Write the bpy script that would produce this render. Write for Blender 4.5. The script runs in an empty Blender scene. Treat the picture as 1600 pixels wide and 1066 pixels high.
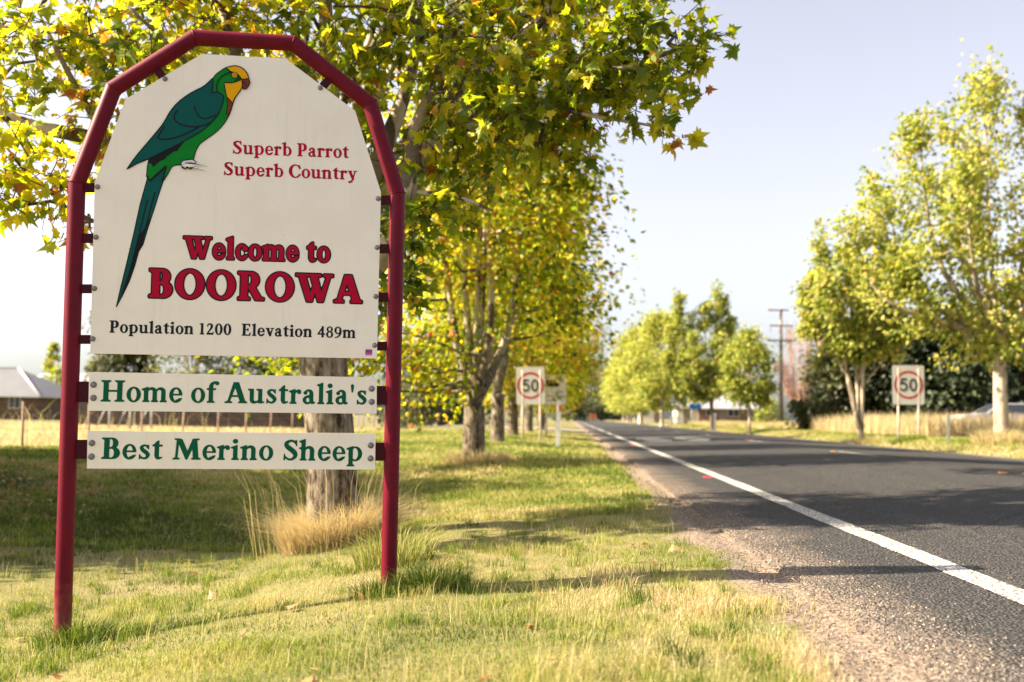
import bpy, math, random
import numpy as np
from mathutils import Vector, Matrix
from mathutils.geometry import tessellate_polygon
SC = bpy.context.scene
COL = SC.collection
R = math.radians
random.seed(7)
RNG = np.random.default_rng(11)
# ---------------------------------------------------------------- camera
FPX = 1555.0                      # focal length in pixels of the 1600 px wide photograph (35 mm lens)
HCAM = .80
VP = (890.0, 653.0)               # where the road's direction vanishes
ROLL = .010
vp = Vector(((VP[0]-800)/FPX, -(VP[1]-533)/FPX, -1)).normalized()
up = Vector((ROLL, 1, 0)); up = (up-vp*up.dot(vp)).normalized()
rt = vp.cross(up).normalized()
ROT = Matrix((rt, vp, up))        # camera space -> world (rows: world x, y, z)
CAMPOS = Vector((0, 0, HCAM))
cam = bpy.data.cameras.new('camera'); camo = bpy.data.objects.new('camera', cam); COL.objects.link(camo)
camo.matrix_world = Matrix.Translation(CAMPOS) @ ROT.to_4x4()
cam.sensor_width = 36; cam.lens = 36*FPX/1600
cam.clip_start = .05; cam.clip_end = 4000
cam.dof.use_dof = True; cam.dof.focus_distance = 5.35; cam.dof.aperture_fstop = 1.8; cam.dof.aperture_blades = 0
SC.camera = camo
# ---------------------------------------------------------------- light
SUN_EL = R(37); SK = .08          # shadows run along +X, drifting a little away from the camera
sd = Vector((1, SK, 0)).normalized()*math.cos(SUN_EL)+Vector((0, 0, -math.sin(SUN_EL)))
sun = bpy.data.lights.new('sun', 'SUN'); suno = bpy.data.objects.new('sun', sun); COL.objects.link(suno)
sun.energy = 5.0; sun.angle = R(.53); sun.color = (1, .85, .62)
suno.rotation_euler = sd.to_track_quat('-Z', 'Y').to_euler(); suno.location = (-20, -2, 20)
W = bpy.data.worlds.new('World'); SC.world = W; W.use_nodes = True
nt = W.node_tree; bg = nt.nodes['Background']
sky = nt.nodes.new('ShaderNodeTexSky'); sky.sky_type = 'NISHITA'; sky.sun_disc = False
sky.sun_elevation = SUN_EL; sky.sun_rotation = math.atan2(-sd.x, -sd.y)
sky.altitude = 500; sky.air_density = 1.0; sky.dust_density = 4.0; sky.ozone_density = 1.0
hz = nt.nodes.new('ShaderNodeHueSaturation'); hz.inputs['Saturation'].default_value = .36; hz.inputs['Hue'].default_value = .531
nt.links.new(sky.outputs[0], hz.inputs['Color']); nt.links.new(hz.outputs[0], bg.inputs[0]); bg.inputs[1].default_value = .072
SC.view_settings.view_transform = 'Standard'; SC.view_settings.look = 'None'
SC.view_settings.gamma = 1; SC.view_settings.use_curve_mapping = False
SC.view_settings.exposure = 2.0
SC.cycles.max_bounces = 6; SC.cycles.diffuse_bounces = 3; SC.cycles.glossy_bounces = 2
SC.cycles.transmission_bounces = 4; SC.cycles.transparent_max_bounces = 4
SC.cycles.caustics_reflective = False; SC.cycles.caustics_refractive = False
SC.cycles.use_denoising = True
# ---------------------------------------------------------------- helpers
def ray(px, py): return ROT @ Vector(((px-800)/FPX, -(py-533)/FPX, -1))
def at(px, py, Y):
    """the point seen at a photograph pixel, Y metres down the road"""
    d = ray(px, py); return CAMPOS+d*(Y/d.y)
def tag(o, label=None, cat=None, group=None, kind=None):
    if label: o['label'] = label
    if cat: o['category'] = cat
    if group: o['group'] = group
    if kind: o['kind'] = kind
    return o
def empty(name, loc=(0, 0, 0), rz=0):
    o = bpy.data.objects.new(name, None); COL.objects.link(o); o.location = loc; o.rotation_euler = (0, 0, rz); o.empty_display_size = .2
    return o
class MB:
    """collects shapes and links them as ONE mesh object"""
    def __init__(s): s.v = []; s.f = []; s.m = []; s.sm = []
    def face(s, idx, m=0, sm=False): s.f.append(tuple(idx)); s.m.append(m); s.sm.append(sm)
    def poly(s, pts, m=0):
        n = len(s.v); s.v += [tuple(p) for p in pts]; s.face(range(n, n+len(pts)), m)
    def box(s, x0, y0, z0, x1, y1, z1, m=0, M=None):
        n = len(s.v); P = [(x, y, z) for z in (z0, z1) for y in (y0, y1) for x in (x0, x1)]
        if M is not None: P = [tuple(M @ Vector(p)) for p in P]
        s.v += P
        for q in ((0, 2, 3, 1), (4, 5, 7, 6), (0, 1, 5, 4), (2, 6, 7, 3), (0, 4, 6, 2), (1, 3, 7, 5)): s.face([n+i for i in q], m)
        return s
    def tube(s, pts, rad, n=8, m=0, cap=True):
        P = [Vector(p) for p in pts]; k = len(P)
        if not hasattr(rad, '__len__'): rad = [rad]*k
        t0 = (P[1]-P[0]).normalized(); a = t0.orthogonal().normalized(); base = len(s.v)
        for i in range(k):
            t = (P[min(i+1, k-1)]-P[max(i-1, 0)])
            t = t.normalized() if t.length > 1e-9 else t0
            a = (a-t*a.dot(t)); a = a.normalized() if a.length > 1e-6 else t.orthogonal().normalized(); b = t.cross(a)
            for j in range(n):
                w = 2*math.pi*j/n; s.v.append(tuple(P[i]+(a*math.cos(w)+b*math.sin(w))*rad[i]))
        for i in range(k-1):
            for j in range(n):
                s.face((base+i*n+j, base+i*n+(j+1) % n, base+(i+1)*n+(j+1) % n, base+(i+1)*n+j), m, True)
        if cap:
            s.face([base+j for j in range(n)][::-1], m); s.face([base+(k-1)*n+j for j in range(n)], m)
        return s
    def lathe(s, prof, o=(0, 0, 0), n=16, m=0, ax='z'):
        base = len(s.v)
        for r, h in prof:
            for j in range(n):
                w = 2*math.pi*j/n; p = (r*math.cos(w), r*math.sin(w), h)
                if ax == 'y': p = (p[0], -h, p[1])
                s.v.append((o[0]+p[0], o[1]+p[1], o[2]+p[2]))
        for i in range(len(prof)-1):
            for j in range(n): s.face((base+i*n+j, base+i*n+(j+1) % n, base+(i+1)*n+(j+1) % n, base+(i+1)*n+j), m, True)
        s.face([base+(len(prof)-1)*n+j for j in range(n)], m)
        return s
    def slab(s, uv, y0, y1, m=0, me=None):
        """polygon in the x-z plane with thickness from y0 (front) to y1"""
        n = len(s.v); k = len(uv); me = m if me is None else me
        s.v += [(u, y0, v) for u, v in uv]+[(u, y1, v) for u, v in uv]
        for t in tessellate_polygon([[Vector((u, v, 0)) for u, v in uv]]):
            s.face([n+i for i in t], m); s.face([n+k+i for i in t][::-1], m)
        for i in range(k): s.face((n+i, n+(i+1) % k, n+k+(i+1) % k, n+k+i), me)
        return s
    def sheet(s, uv, y, m=0):
        n = len(s.v); s.v += [(u, y, v) for u, v in uv]
        for t in tessellate_polygon([[Vector((u, v, 0)) for u, v in uv]]): s.face([n+i for i in t], m)
        return s
    def build(s, name, mats, parent=None, fix=True):
        me = bpy.data.meshes.new(name); me.from_pydata(s.v, [], s.f)
        for m in (mats if isinstance(mats, (list, tuple)) else [mats]): me.materials.append(m)
        me.polygons.foreach_set('material_index', s.m); me.polygons.foreach_set('use_smooth', s.sm); me.update()
        if fix:
            import bmesh
            b = bmesh.new(); b.from_mesh(me); bmesh.ops.recalc_face_normals(b, faces=b.faces); b.to_mesh(me); b.free()
        o = bpy.data.objects.new(name, me); COL.objects.link(o)
        if parent: o.parent = parent
        return o
def np_mesh(name, V, F, mat, tint=None, parent=None, smooth=False):
    """fast mesh from arrays; F is (n,3) or (n,4); tint is one number per vertex"""
    me = bpy.data.meshes.new(name); V = np.ascontiguousarray(V, np.float32); F = np.ascontiguousarray(F, np.int32); k = F.shape[1]
    me.vertices.add(len(V)); me.vertices.foreach_set('co', V.ravel())
    me.loops.add(F.size); me.loops.foreach_set('vertex_index', F.ravel())
    me.polygons.add(len(F)); me.polygons.foreach_set('loop_start', np.arange(0, F.size, k, dtype=np.int32))
    try: me.polygons.foreach_set('loop_total', np.full(len(F), k, np.int32))
    except Exception: pass
    me.polygons.foreach_set('use_smooth', np.full(len(F), smooth))
    if tint is not None:
        a = me.attributes.new('tint', 'FLOAT', 'POINT'); a.data.foreach_set('value', np.ascontiguousarray(tint, np.float32))
    me.materials.append(mat); me.update(calc_edges=True); me.validate()
    o = bpy.data.objects.new(name, me); COL.objects.link(o)
    if parent: o.parent = parent
    return o
# smooth 2-D value noise for ground cover
_nz = RNG.random((64, 64))
def vnoise(x, y, s=1.0, o=0):
    x = np.asarray(x)*s+o*17.3; y = np.asarray(y)*s+o*9.1
    i = np.floor(x).astype(int); j = np.floor(y).astype(int); fx = x-i; fy = y-j
    fx = fx*fx*(3-2*fx); fy = fy*fy*(3-2*fy); g = lambda a, b: _nz[a % 64, b % 64]
    return (g(i, j)*(1-fx)+g(i+1, j)*fx)*(1-fy)+(g(i, j+1)*(1-fx)+g(i+1, j+1)*fx)*fy
def fbm(x, y, s=1.0, o=0): return .5*vnoise(x, y, s, o)+.3*vnoise(x, y, s*2.1, o+1)+.2*vnoise(x, y, s*4.3, o+2)
# ---------------------------------------------------------------- materials
class NT:
    def __init__(s, name):
        s.mat = bpy.data.materials.new(name); s.mat.use_nodes = True; s.t = s.mat.node_tree
        s.p = s.t.nodes['Principled BSDF']; s.out = s.t.nodes['Material Output']
    def n(s, kind, **k):
        q = s.t.nodes.new('ShaderNode'+kind)
        for a, b in k.items(): setattr(q, a, b)
        return q
    def l(s, a, b): s.t.links.new(a, b)
    def coord(s, scale=None, kind='Object'):
        c = s.n('TexCoord').outputs[kind]
        if scale is None: return c
        m = s.n('Mapping'); s.l(c, m.inputs[0]); m.inputs['Scale'].default_value = scale; return m.outputs[0]
    def noise(s, vec, scale, detail=4, rough=.6):
        q = s.n('TexNoise'); s.l(vec, q.inputs['Vector']); q.inputs['Scale'].default_value = scale; q.inputs['Detail'].default_value = detail; q.inputs['Roughness'].default_value = rough
        return q.outputs['Fac']
    def voro(s, vec, scale, feature='F1', out='Distance', rnd=1):
        q = s.n('TexVoronoi', feature=feature); s.l(vec, q.inputs['Vector']); q.inputs['Scale'].default_value = scale; q.inputs['Randomness'].default_value = rnd
        return q.outputs[out]
    def ramp(s, fac, stops, interp='LINEAR'):
        q = s.n('ValToRGB'); s.l(fac, q.inputs[0]); e = q.color_ramp; e.interpolation = interp
        while len(e.elements) < len(stops): e.elements.new(.5)
        for el, (p, c) in zip(e.elements, stops): el.position = p; el.color = (*(c if hasattr(c, '__len__') else (c,)*3), 1)
        return q.outputs[0]
    def mix(s, fac, a, b, mode='MIX'):
        q = s.n('MixRGB', blend_type=mode)
        for i, v in enumerate((fac, a, b)):
            if hasattr(v, 'links') or hasattr(v, 'is_linked'): s.l(v, q.inputs[i])
            else: q.inputs[i].default_value = v if i == 0 else (*v, 1)
        return q.outputs[0]
    def math(s, op, a, b=None):
        q = s.n('Math', operation=op)
        for i, v in enumerate((a, b)):
            if v is None: continue
            if hasattr(v, 'is_linked'): s.l(v, q.inputs[i])
            else: q.inputs[i].default_value = v
        return q.outputs[0]
    def bump(s, h, strength=.5, dist=.01):
        q = s.n('Bump'); q.inputs['Strength'].default_value = strength; q.inputs['Distance'].default_value = dist; s.l(h, q.inputs['Height']); s.l(q.outputs[0], s.p.inputs['Normal']); return q
    def base(s, v, rough=.6, spec=.4, metal=0):
        if hasattr(v, 'is_linked'): s.l(v, s.p.inputs['Base Color'])
        else: s.p.inputs['Base Color'].default_value = (*v, 1)
        s.p.inputs['Roughness'].default_value = rough; s.p.inputs['Specular IOR Level'].default_value = spec; s.p.inputs['Metallic'].default_value = metal
        return s.mat
def paint(name, col, rough=.5, var=.12, scale=6, spec=.4, metal=0, bump=0):
    t = NT(name); c = t.coord(); f = t.noise(c, scale, 5)
    a = tuple(x*(1-var) for x in col); b = tuple(min(1, x*(1+var)) for x in col)
    v = t.ramp(f, [(.3, a), (.7, b)])
    if bump: t.bump(t.noise(c, scale*12, 4), bump, .004)
    return t.base(v, rough, spec, metal)
def leafmat(name, stops, trans=.5, rough=.5, thin=(2.0, 1.9, .9)):
    """leaf with light passing through; the tint number picks its own colour"""
    t = NT(name); a = t.n('Attribute', attribute_name='tint'); v = t.ramp(a.outputs['Fac'], stops)
    t.base(v, rough, .35)
    tr = t.n('BsdfTranslucent'); t.l(t.mix(1, v, thin, 'MULTIPLY'), tr.inputs[0]); mx = t.n('MixShader'); mx.inputs[0].default_value = trans
    t.l(t.p.outputs[0], mx.inputs[1]); t.l(tr.outputs[0], mx.inputs[2]); t.l(mx.outputs[0], t.out.inputs[0])
    return t.mat
# ---------------------------------------------------------------- lettering
# serif letters drawn as unions of strokes on a fine distance grid (cap height = 1)
GS = 1/44.0
class Grid:
    def __init__(s, w, y0=-.36, y1=1.16):
        nx = int((w+.4)/GS)+1; ny = int((y1-y0)/GS)+1
        s.x0 = -.2; s.y0 = y0
        s.X, s.Y = np.meshgrid(-.2+np.arange(nx)*GS, y0+np.arange(ny)*GS)
        s.D = np.full(s.X.shape, 9.0)
    def _poly(s, P):
        P = np.array(P, float); n = len(P); d = np.full(s.X.shape, 1e9); ins = np.zeros(s.X.shape, bool)
        for i in range(n):
            a = P[i]; b = P[(i+1) % n]; e = b-a
            wx = s.X-a[0]; wy = s.Y-a[1]
            t = np.clip((wx*e[0]+wy*e[1])/max(e@e, 1e-12), 0, 1)
            d = np.minimum(d, (wx-e[0]*t)**2+(wy-e[1]*t)**2)
            c = (a[1] > s.Y) != (b[1] > s.Y)
            if abs(e[1]) > 1e-12:
                ins ^= c & (s.X < a[0]+(s.Y-a[1])*e[0]/e[1])
        d = np.sqrt(d); return np.where(ins, -d, d)
    def _ell(s, cx, cy, rx, ry):
        t = np.linspace(0, 2*np.pi, 40, endpoint=False)
        return s._poly(np.c_[cx+rx*np.cos(t), cy+ry*np.sin(t)])
    def _dsh(s, x0, y0, x1, y1, f=.5):
        xm = x0+(x1-x0)*f; t = np.linspace(-np.pi/2, np.pi/2, 20)
        return s._poly([(x0, y0)]+list(zip(xm+(x1-xm)*np.cos(t), (y0+y1)/2+(y1-y0)/2*np.sin(t)))+[(x0, y1)])
    def add(s, d): s.D = np.minimum(s.D, d); return s
    def cut(s, d): s.D = np.maximum(s.D, -d); return s
    def poly(s, *P): return s.add(s._poly(P))
    def cpoly(s, *P): return s.cut(s._poly(P))
    def box(s, x0, y0, x1, y1): return s.poly((x0, y0), (x1, y0), (x1, y1), (x0, y1))
    def ring(s, cx, cy, rx, ry, ix, iy, dx=0): return s.add(np.maximum(s._ell(cx, cy, rx, ry), -s._ell(cx+dx, cy, ix, iy)))
    def dot(s, x, y, r): return s.add(np.hypot(s.X-x, s.Y-y)-r)
    def stroke(s, pts):            # (x, y, half width) knots of a smooth path
        P = np.array(pts, float); n = len(P); out = []
        for i in range(n-1):
            p0 = P[max(i-1, 0)]; p1 = P[i]; p2 = P[i+1]; p3 = P[min(i+2, n-1)]
            for t in np.linspace(0, 1, 7)[: 7 if i == n-2 else 6]:
                out.append(.5*((2*p1)+(-p0+p2)*t+(2*p0-5*p1+4*p2-p3)*t*t+(-p0+3*p1-3*p2+p3)*t**3))
        return s.line(out)
    def line(s, out):
        for a, b in zip(out[:-1], out[1:]):
            e = b[:2]-a[:2] if hasattr(b, 'shape') else np.array(b[:2])-np.array(a[:2])
            wx = s.X-a[0]; wy = s.Y-a[1]
            t = np.clip((wx*e[0]+wy*e[1])/max(e@e, 1e-12), 0, 1)
            s.add(np.hypot(wx-e[0]*t, wy-e[1]*t)-(a[2]+(b[2]-a[2])*t))
        return s
    def sb(s, x, h=.15, w=.17, y=0): return s.poly((x-h, y), (x+h, y), (x+h, y+.05), (x+w/2, y+.095), (x-w/2, y+.095), (x-h, y+.05))
    def tb(s, x, h=.15, w=.17, y=1): return s.poly((x-h, y), (x+h, y), (x+h, y-.05), (x+w/2, y-.095), (x-w/2, y-.095), (x-h, y-.05))
    def stem(s, x, y0, y1, w=.17): return s.box(x-w/2, y0, x+w/2, y1)
    def flag(s, x, y, w=.17): return s.poly((x-w/2-.10, y-.075), (x+w/2, y+.03), (x+w/2, y-.2), (x-w/2, y-.16), (x-w/2-.10, y-.115))
XH = .69
def g_o(): g = Grid(.62); g.ring(.31, XH/2, .295, XH/2+.018, .135, XH/2-.045); return g, .62
def g_O(): g = Grid(1.0); g.ring(.5, .5, .47, .52, .255, .445); return g, 1.0
def g_0(): g = Grid(.62); g.ring(.31, .47, .29, .485, .125, .42); return g, .62
def g_S():
    g = Grid(.68); g.stroke([(.57, .80, .03), (.46, .93, .04), (.30, .945, .05), (.155, .84, .075), (.18, .68, .095), (.36, .52, .105), (.51, .37, .10), (.545, .21, .075), (.42, .06, .05), (.25, .05, .04), (.10, .17, .03)])
    g.poly((.53, .98), (.60, .98), (.61, .70), (.575, .70)); g.poly((.04, .01), (.10, .01), (.095, .10), (.09, .31), (.055, .31)); return g, .68
def g_s():
    g = Grid(.52); g.stroke([(.41, .54, .03), (.32, .645, .035), (.2, .635, .045), (.135, .55, .062), (.2, .43, .078), (.33, .32, .082), (.41, .2, .072), (.34, .06, .045), (.2, .045, .035), (.09, .13, .03)])
    g.poly((.395, .68), (.44, .68), (.445, .48), (.42, .48)); g.poly((.05, .0), (.09, .0), (.09, .22), (.05, .22)); return g, .52
def g_u():
    g = Grid(.72); g.stem(.16, .18, XH-.02, .16); g.stem(.535, 0, XH-.02, .16); g.poly((.0, XH-.05), (.0, XH), (.24, XH), (.24, XH-.15), (.08, XH-.09)); g.poly((.37, XH-.05), (.37, XH), (.615, XH), (.615, XH-.15), (.455, XH-.09))
    g.stroke([(.16, .22, .08), (.19, .08, .075), (.30, .045, .05), (.42, .08, .035), (.50, .17, .03)]); g.poly((.535, 0), (.58, -.005), (.71, .035), (.71, .085), (.60, .09), (.535, .2)); return g, .72
def g_p():
    g = Grid(.70); g.flag(.17, XH); g.stem(.17, -.22, XH-.05); g.sb(.17, .16, .17, -.27); g.ring(.37, XH/2, .30, XH/2+.015, .15, XH/2-.05, -.015)
    g.cpoly((-.2, XH+.1), (-.2, XH-.115), (-.015, XH-.115), (-.015, XH-.075), (.16, XH+.06), (.16, XH+.1)); g.flag(.17, XH); g.stem(.17, -.22, XH-.05); return g, .70
def g_b():
    g = Grid(.68); g.flag(.165, 1.02); g.stem(.165, .03, .97); g.poly((.08, -.01), (.13, -.01), (.25, .06), (.25, .2), (.08, .2)); g.ring(.36, XH/2, .29, XH/2+.015, .14, XH/2-.05, -.01)
    g.cpoly((-.2, -.1), (.08, -.1), (.08, .8), (-.2, .8)); return g, .68
def g_e():
    g = Grid(.60); g.ring(.30, XH/2, .275, XH/2+.018, .135, XH/2-.05, .01); g.cpoly((.30, .345), (.8, .345), (.8, .20), (.30, .18))
    g.box(.10, .335, .565, .395); g.stroke([(.36, .06, .07), (.46, .10, .045), (.54, .18, .025)]); return g, .60
def g_r():
    g = Grid(.52); g.flag(.16, XH); g.stem(.16, .03, XH-.05); g.sb(.16, .15); g.stroke([(.2, .48, .03), (.29, .6, .04), (.40, .635, .06), (.43, .60, .075)]); g.dot(.425, .565, .085); return g, .52
def g_P():
    g = Grid(.74); g.stem(.22, .04, .96, .19); g.sb(.22, .18, .19); g.poly((.02, 1), (.3, 1), (.3, .9), (.125, .9), (.02, .95)); g.add(np.maximum(g._dsh(.2, .40, .70, 1), -g._dsh(.29, .46, .50, .935))); return g, .74
def g_a():
    g = Grid(.62); g.stroke([(.13, .56, .03), (.19, .64, .035), (.29, .655, .05), (.385, .59, .07), (.405, .46, .08), (.405, .2, .08), (.44, .07, .07), (.55, .055, .028)]); g.dot(.135, .535, .08)
    g.ring(.225, .185, .20, .2, .095, .115, .03); g.stroke([(.2, .365, .025), (.3, .4, .025), (.42, .43, .03)]); return g, .61
def g_t():
    g = Grid(.44); g.stem(.20, .15, .7); g.box(.02, XH-.075, .42, XH); g.poly((.02, XH-.07), (.06, XH), (.20, .86), (.285, .9), (.285, XH-.08)); g.stroke([(.2, .2, .085), (.225, .085, .075), (.30, .05, .05), (.41, .085, .022)]); return g, .45
def g_C():
    g = Grid(.86); g.ring(.47, .5, .45, .52, .265, .45, .035); g.cpoly((.62, .34), (1.3, .10), (1.3, .78), (.60, .70)); g.poly((.73, .98), (.795, .98), (.80, .66), (.765, .66), (.69, .86)); g.stroke([(.62, .075, .045), (.73, .13, .04), (.83, .25, .025)]); return g, .86
def g_n():
    g = Grid(.74); g.flag(.16, XH); g.stem(.16, .03, XH-.05); g.sb(.16, .145); g.stem(.54, .03, .45); g.sb(.54, .145); g.stroke([(.22, .52, .03), (.32, .62, .045), (.43, .635, .065), (.525, .56, .08), (.54, .44, .085)]); return g, .73
def g_h():
    g, a = g_n(); g.flag(.16, 1.02); g.stem(.16, .03, .97); return g, .73
def g_m():
    g = Grid(1.10); g.flag(.16, XH); g.stem(.16, .03, XH-.05)
    for o in (0, .37):
        g.stem(.53+o, .03, .45); g.sb(.53+o, .14); g.stroke([(.21+o, .52, .03), (.31+o, .62, .045), (.42+o, .635, .065), (.515+o, .56, .08), (.53+o, .44, .085)])
    g.sb(.16, .14); return g, 1.08
def g_y():
    g = Grid(.66); g.line([(.14, .66, .085), (.36, .06, .085)]); g.line([(.53, .66, .035), (.36, .1, .04), (.27, -.15, .05), (.15, -.22, .05)]); g.dot(.12, -.19, .085); g.box(.0, XH-.05, .3, XH); g.box(.40, XH-.05, .66, XH); g.cpoly((-.2, XH), (1, XH), (1, 1), (-.2, 1)); return g, .66
def g_v():
    g = Grid(.66); g.line([(.14, .66, .085), (.35, .08, .085)]); g.line([(.53, .66, .035), (.36, .06, .05)]); g.box(.0, XH-.05, .3, XH); g.box(.40, XH-.05, .66, XH); g.cpoly((-.2, XH), (1, XH), (1, 1), (-.2, 1)); g.cpoly((-.2, -.02), (1, -.02), (1, -.4), (-.2, -.4)); return g, .65
def g_W():
    g = Grid(1.30); g.poly((.09, .97), (.31, .97), (.505, .25), (.56, .0), (.40, .0)); g.poly((.56, .0), (.46, .0), (.50, .2), (.63, .62), (.72, .62)); g.poly((.50, .97), (.72, .97), (.90, .25), (.95, 0), (.79, 0)); g.poly((.95, 0), (.85, 0), (.88, .2), (1.11, .97), (1.21, .97))
    g.box(.0, .935, .42, 1); g.box(.46, .935, .86, 1); g.box(1.0, .935, 1.30, 1); return g, 1.30
def g_A():
    g = Grid(.98); g.poly((.375, 1), (.60, 1), (.91, .04), (.68, .04), (.435, .80)); g.poly((.375, 1), (.47, 1), (.47, .82), (.21, .04), (.11, .04)); g.box(.24, .30, .72, .37); g.sb(.16, .16, .09); g.sb(.79, .19, .22); return g, .97
def g_B():
    g = Grid(.80); g.stem(.22, .02, .98, .20); g.poly((.02, 1), (.3, 1), (.3, .9), (.12, .9), (.02, .945)); g.poly((.02, 0), (.3, 0), (.3, .1), (.12, .1), (.02, .055)); g.add(np.maximum(g._dsh(.2, .485, .68, 1), -g._dsh(.30, .55, .475, .94))); g.add(np.maximum(g._dsh(.2, 0, .76, .555), -g._dsh(.30, .06, .53, .49))); return g, .80
def g_R():
    g = Grid(.90); g.stem(.22, .03, .97, .20); g.sb(.22, .19, .2); g.poly((.02, 1), (.3, 1), (.3, .9), (.12, .9), (.02, .945)); g.add(np.maximum(g._dsh(.2, .44, .72, 1), -g._dsh(.30, .505, .50, .94))); g.poly((.36, .47), (.56, .5), (.80, .08), (.90, .055), (.90, 0), (.63, 0)); return g, .90
def g_H():
    g = Grid(1.04)
    for x in (.22, .80): g.stem(x, .03, .97, .2); g.sb(x, .2, .2); g.tb(x, .2, .2)
    g.box(.25, .47, .78, .54); return g, 1.03
def g_M():
    g = Grid(1.20); g.poly((.16, .97), (.38, .97), (.66, .28), (.60, .0), (.55, 0)); g.poly((.55, 0), (.61, 0), (.93, .80), (.97, .97), (.82, .97), (.62, .40)); g.poly((.80, .97), (1.0, .97), (1.08, .04), (.86, .04)); g.poly((.16, .97), (.25, .97), (.20, .04), (.11, .04)); g.sb(.15, .14, .09); g.sb(.98, .19, .2); g.box(.07, .94, .3, 1); g.box(.86, .94, 1.1, 1); return g, 1.18
def g_E():
    g = Grid(.76); g.stem(.22, .02, .98, .19); g.poly((.03, 1), (.66, 1), (.67, .76), (.62, .76), (.56, .93), (.125, .93), (.03, .955)); g.poly((.03, 0), (.68, 0), (.73, .27), (.68, .27), (.58, .075), (.125, .075), (.03, .05)); g.box(.25, .475, .5, .535); g.poly((.46, .48), (.50, .38), (.545, .38), (.545, .63), (.50, .63), (.46, .54)); return g, .77
def g_i(): g = Grid(.36); g.flag(.18, XH); g.stem(.18, .03, XH-.05); g.sb(.18, .15); g.dot(.17, .90, .105); return g, .36
def g_l(): g = Grid(.36); g.flag(.18, 1.02); g.stem(.18, .03, .97); g.sb(.18, .15); return g, .36
def g_c():
    g = Grid(.55); g.ring(.30, XH/2, .275, XH/2+.018, .145, XH/2-.05, .02); g.cpoly((.36, .42), (.9, .55), (.9, .10), (.36, .20)); g.dot(.455, .52, .095); g.stroke([(.36, .06, .065), (.45, .10, .04), (.52, .18, .025)]); return g, .55
def g_f():
    g = Grid(.46); g.stem(.19, .03, .75); g.sb(.19, .16); g.box(.02, XH-.07, .40, XH); g.stroke([(.19, .7, .085), (.21, .86, .075), (.31, .97, .05), (.41, .98, .05)]); g.dot(.45, .94, .085); return g, .45
def g_q(): g = Grid(.24); g.poly((.05, .93), (.12, 1.0), (.19, .93), (.145, .60), (.095, .60)); return g, .24
def g_1(): g = Grid(.46); g.stem(.24, .03, .93, .16); g.sb(.24, .17, .16); g.poly((.05, .87), (.05, .91), (.32, .96), (.32, .82), (.16, .85)); return g, .50
def g_2():
    g = Grid(.60); g.stroke([(.10, .70, .03), (.15, .86, .04), (.29, .90, .05), (.43, .80, .075), (.41, .6, .075), (.28, .38, .05), (.12, .14, .035)]); g.poly((.04, 0), (.54, 0), (.60, .24), (.555, .24), (.50, .135), (.15, .135), (.04, .09)); return g, .61
def g_4():
    g = Grid(.62); g.stem(.42, 0, .95, .15); g.box(.03, .24, .62, .33); g.poly((.03, .33), (.03, .26), (.12, .3), (.40, .75), (.42, .95)); return g, .62
def g_8(): g = Grid(.62); g.ring(.31, .26, .275, .275, .14, .2); g.ring(.31, .71, .24, .24, .12, .18); return g, .62
def g_9():
    g = Grid(.62); g.ring(.30, .63, .275, .32, .13, .26); g.stroke([(.51, .6, .07), (.5, .38, .07), (.38, .15, .05), (.2, .03, .035), (.09, .0, .03)]); return g, .62
GL = {k[2:]: v for k, v in list(globals().items()) if k.startswith('g_') and len(k) == 3}
GL["'"] = GL.pop('q')
# plain road sign lettering
def sans(paths, adv, w):
    def f():
        g = Grid(adv)
        for p in paths: g.line([np.array((x, y, w)) for x, y in p])
        return g, adv
    return f
def arc(cx, cy, rx, ry, a0, a1, n=24):
    t = np.radians(np.linspace(a0, a1, n)); return list(zip(cx+rx*np.cos(t), cy+ry*np.sin(t)))
SANS = {'5': sans([[(.52, .93), (.17, .93), (.13, .55)], [(.13, .55)]+arc(.31, .35, .26, .28, 120, -140)], .66, .07),
        '0': sans([arc(.33, .5, .25, .43, 0, 360)], .68, .07),
        'L': sans([[(.1, .94), (.1, .06), (.5, .06)]], .6, .06), 'I': sans([[(.1, .94), (.1, .06)]], .24, .06),
        'M': sans([[(.1, .06), (.1, .94), (.38, .4), (.66, .94), (.66, .06)]], .8, .06),
        'T': sans([[(.02, .94), (.54, .94)], [(.28, .94), (.28, .06)]], .6, .06)}
_gc = {}
def glyph(ch, table=None):
    k = (ch, table is None)
    if k not in _gc:
        g, adv = (GL if table is None else table)[ch](); _gc[k] = (g.x0, g.y0, g.D, adv)
    return _gc[k]
def contour_mesh(x0, y0, D, off, tf, V, F):
    """fill of D < off as faces; tf maps letter coordinates to points"""
    E = D-off; ny, nx = E.shape; S = E < 0
    cache = {}
    def vert(key, x, y):
        if key not in cache: cache[key] = len(V); V.append(tf(x, y))
        return cache[key]
    def node(i, j): return vert((i, j), x0+i*GS, y0+j*GS)
    def edge(i, j, k, l):
        a = E[j, i]; b = E[l, k]; t = a/(a-b)
        key = (i, j, k, l) if (i, j) < (k, l) else (k, l, i, j)
        return vert(key, x0+(i+(k-i)*t)*GS, y0+(j+(l-j)*t)*GS)
    for j in range(ny-1):
        run = None
        for i in range(nx):
            full = i < nx-1 and S[j, i] and S[j, i+1] and S[j+1, i] and S[j+1, i+1]
            if full:
                if run is None: run = i
                continue
            if run is not None:
                F.append((node(run, j), node(i, j), node(i, j+1), node(run, j+1))); run = None
            if i >= nx-1: continue
            c = [(i, j), (i+1, j), (i+1, j+1), (i, j+1)]; s = [S[q[1], q[0]] for q in c]
            if not any(s): continue
            f = []
            for k in range(4):
                a, b = c[k], c[(k+1) % 4]
                if s[k]: f.append(node(*a))
                if s[k] != s[(k+1) % 4]: f.append(edge(*a, *b))
            if len(f) > 2: F.append(tuple(f))
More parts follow.
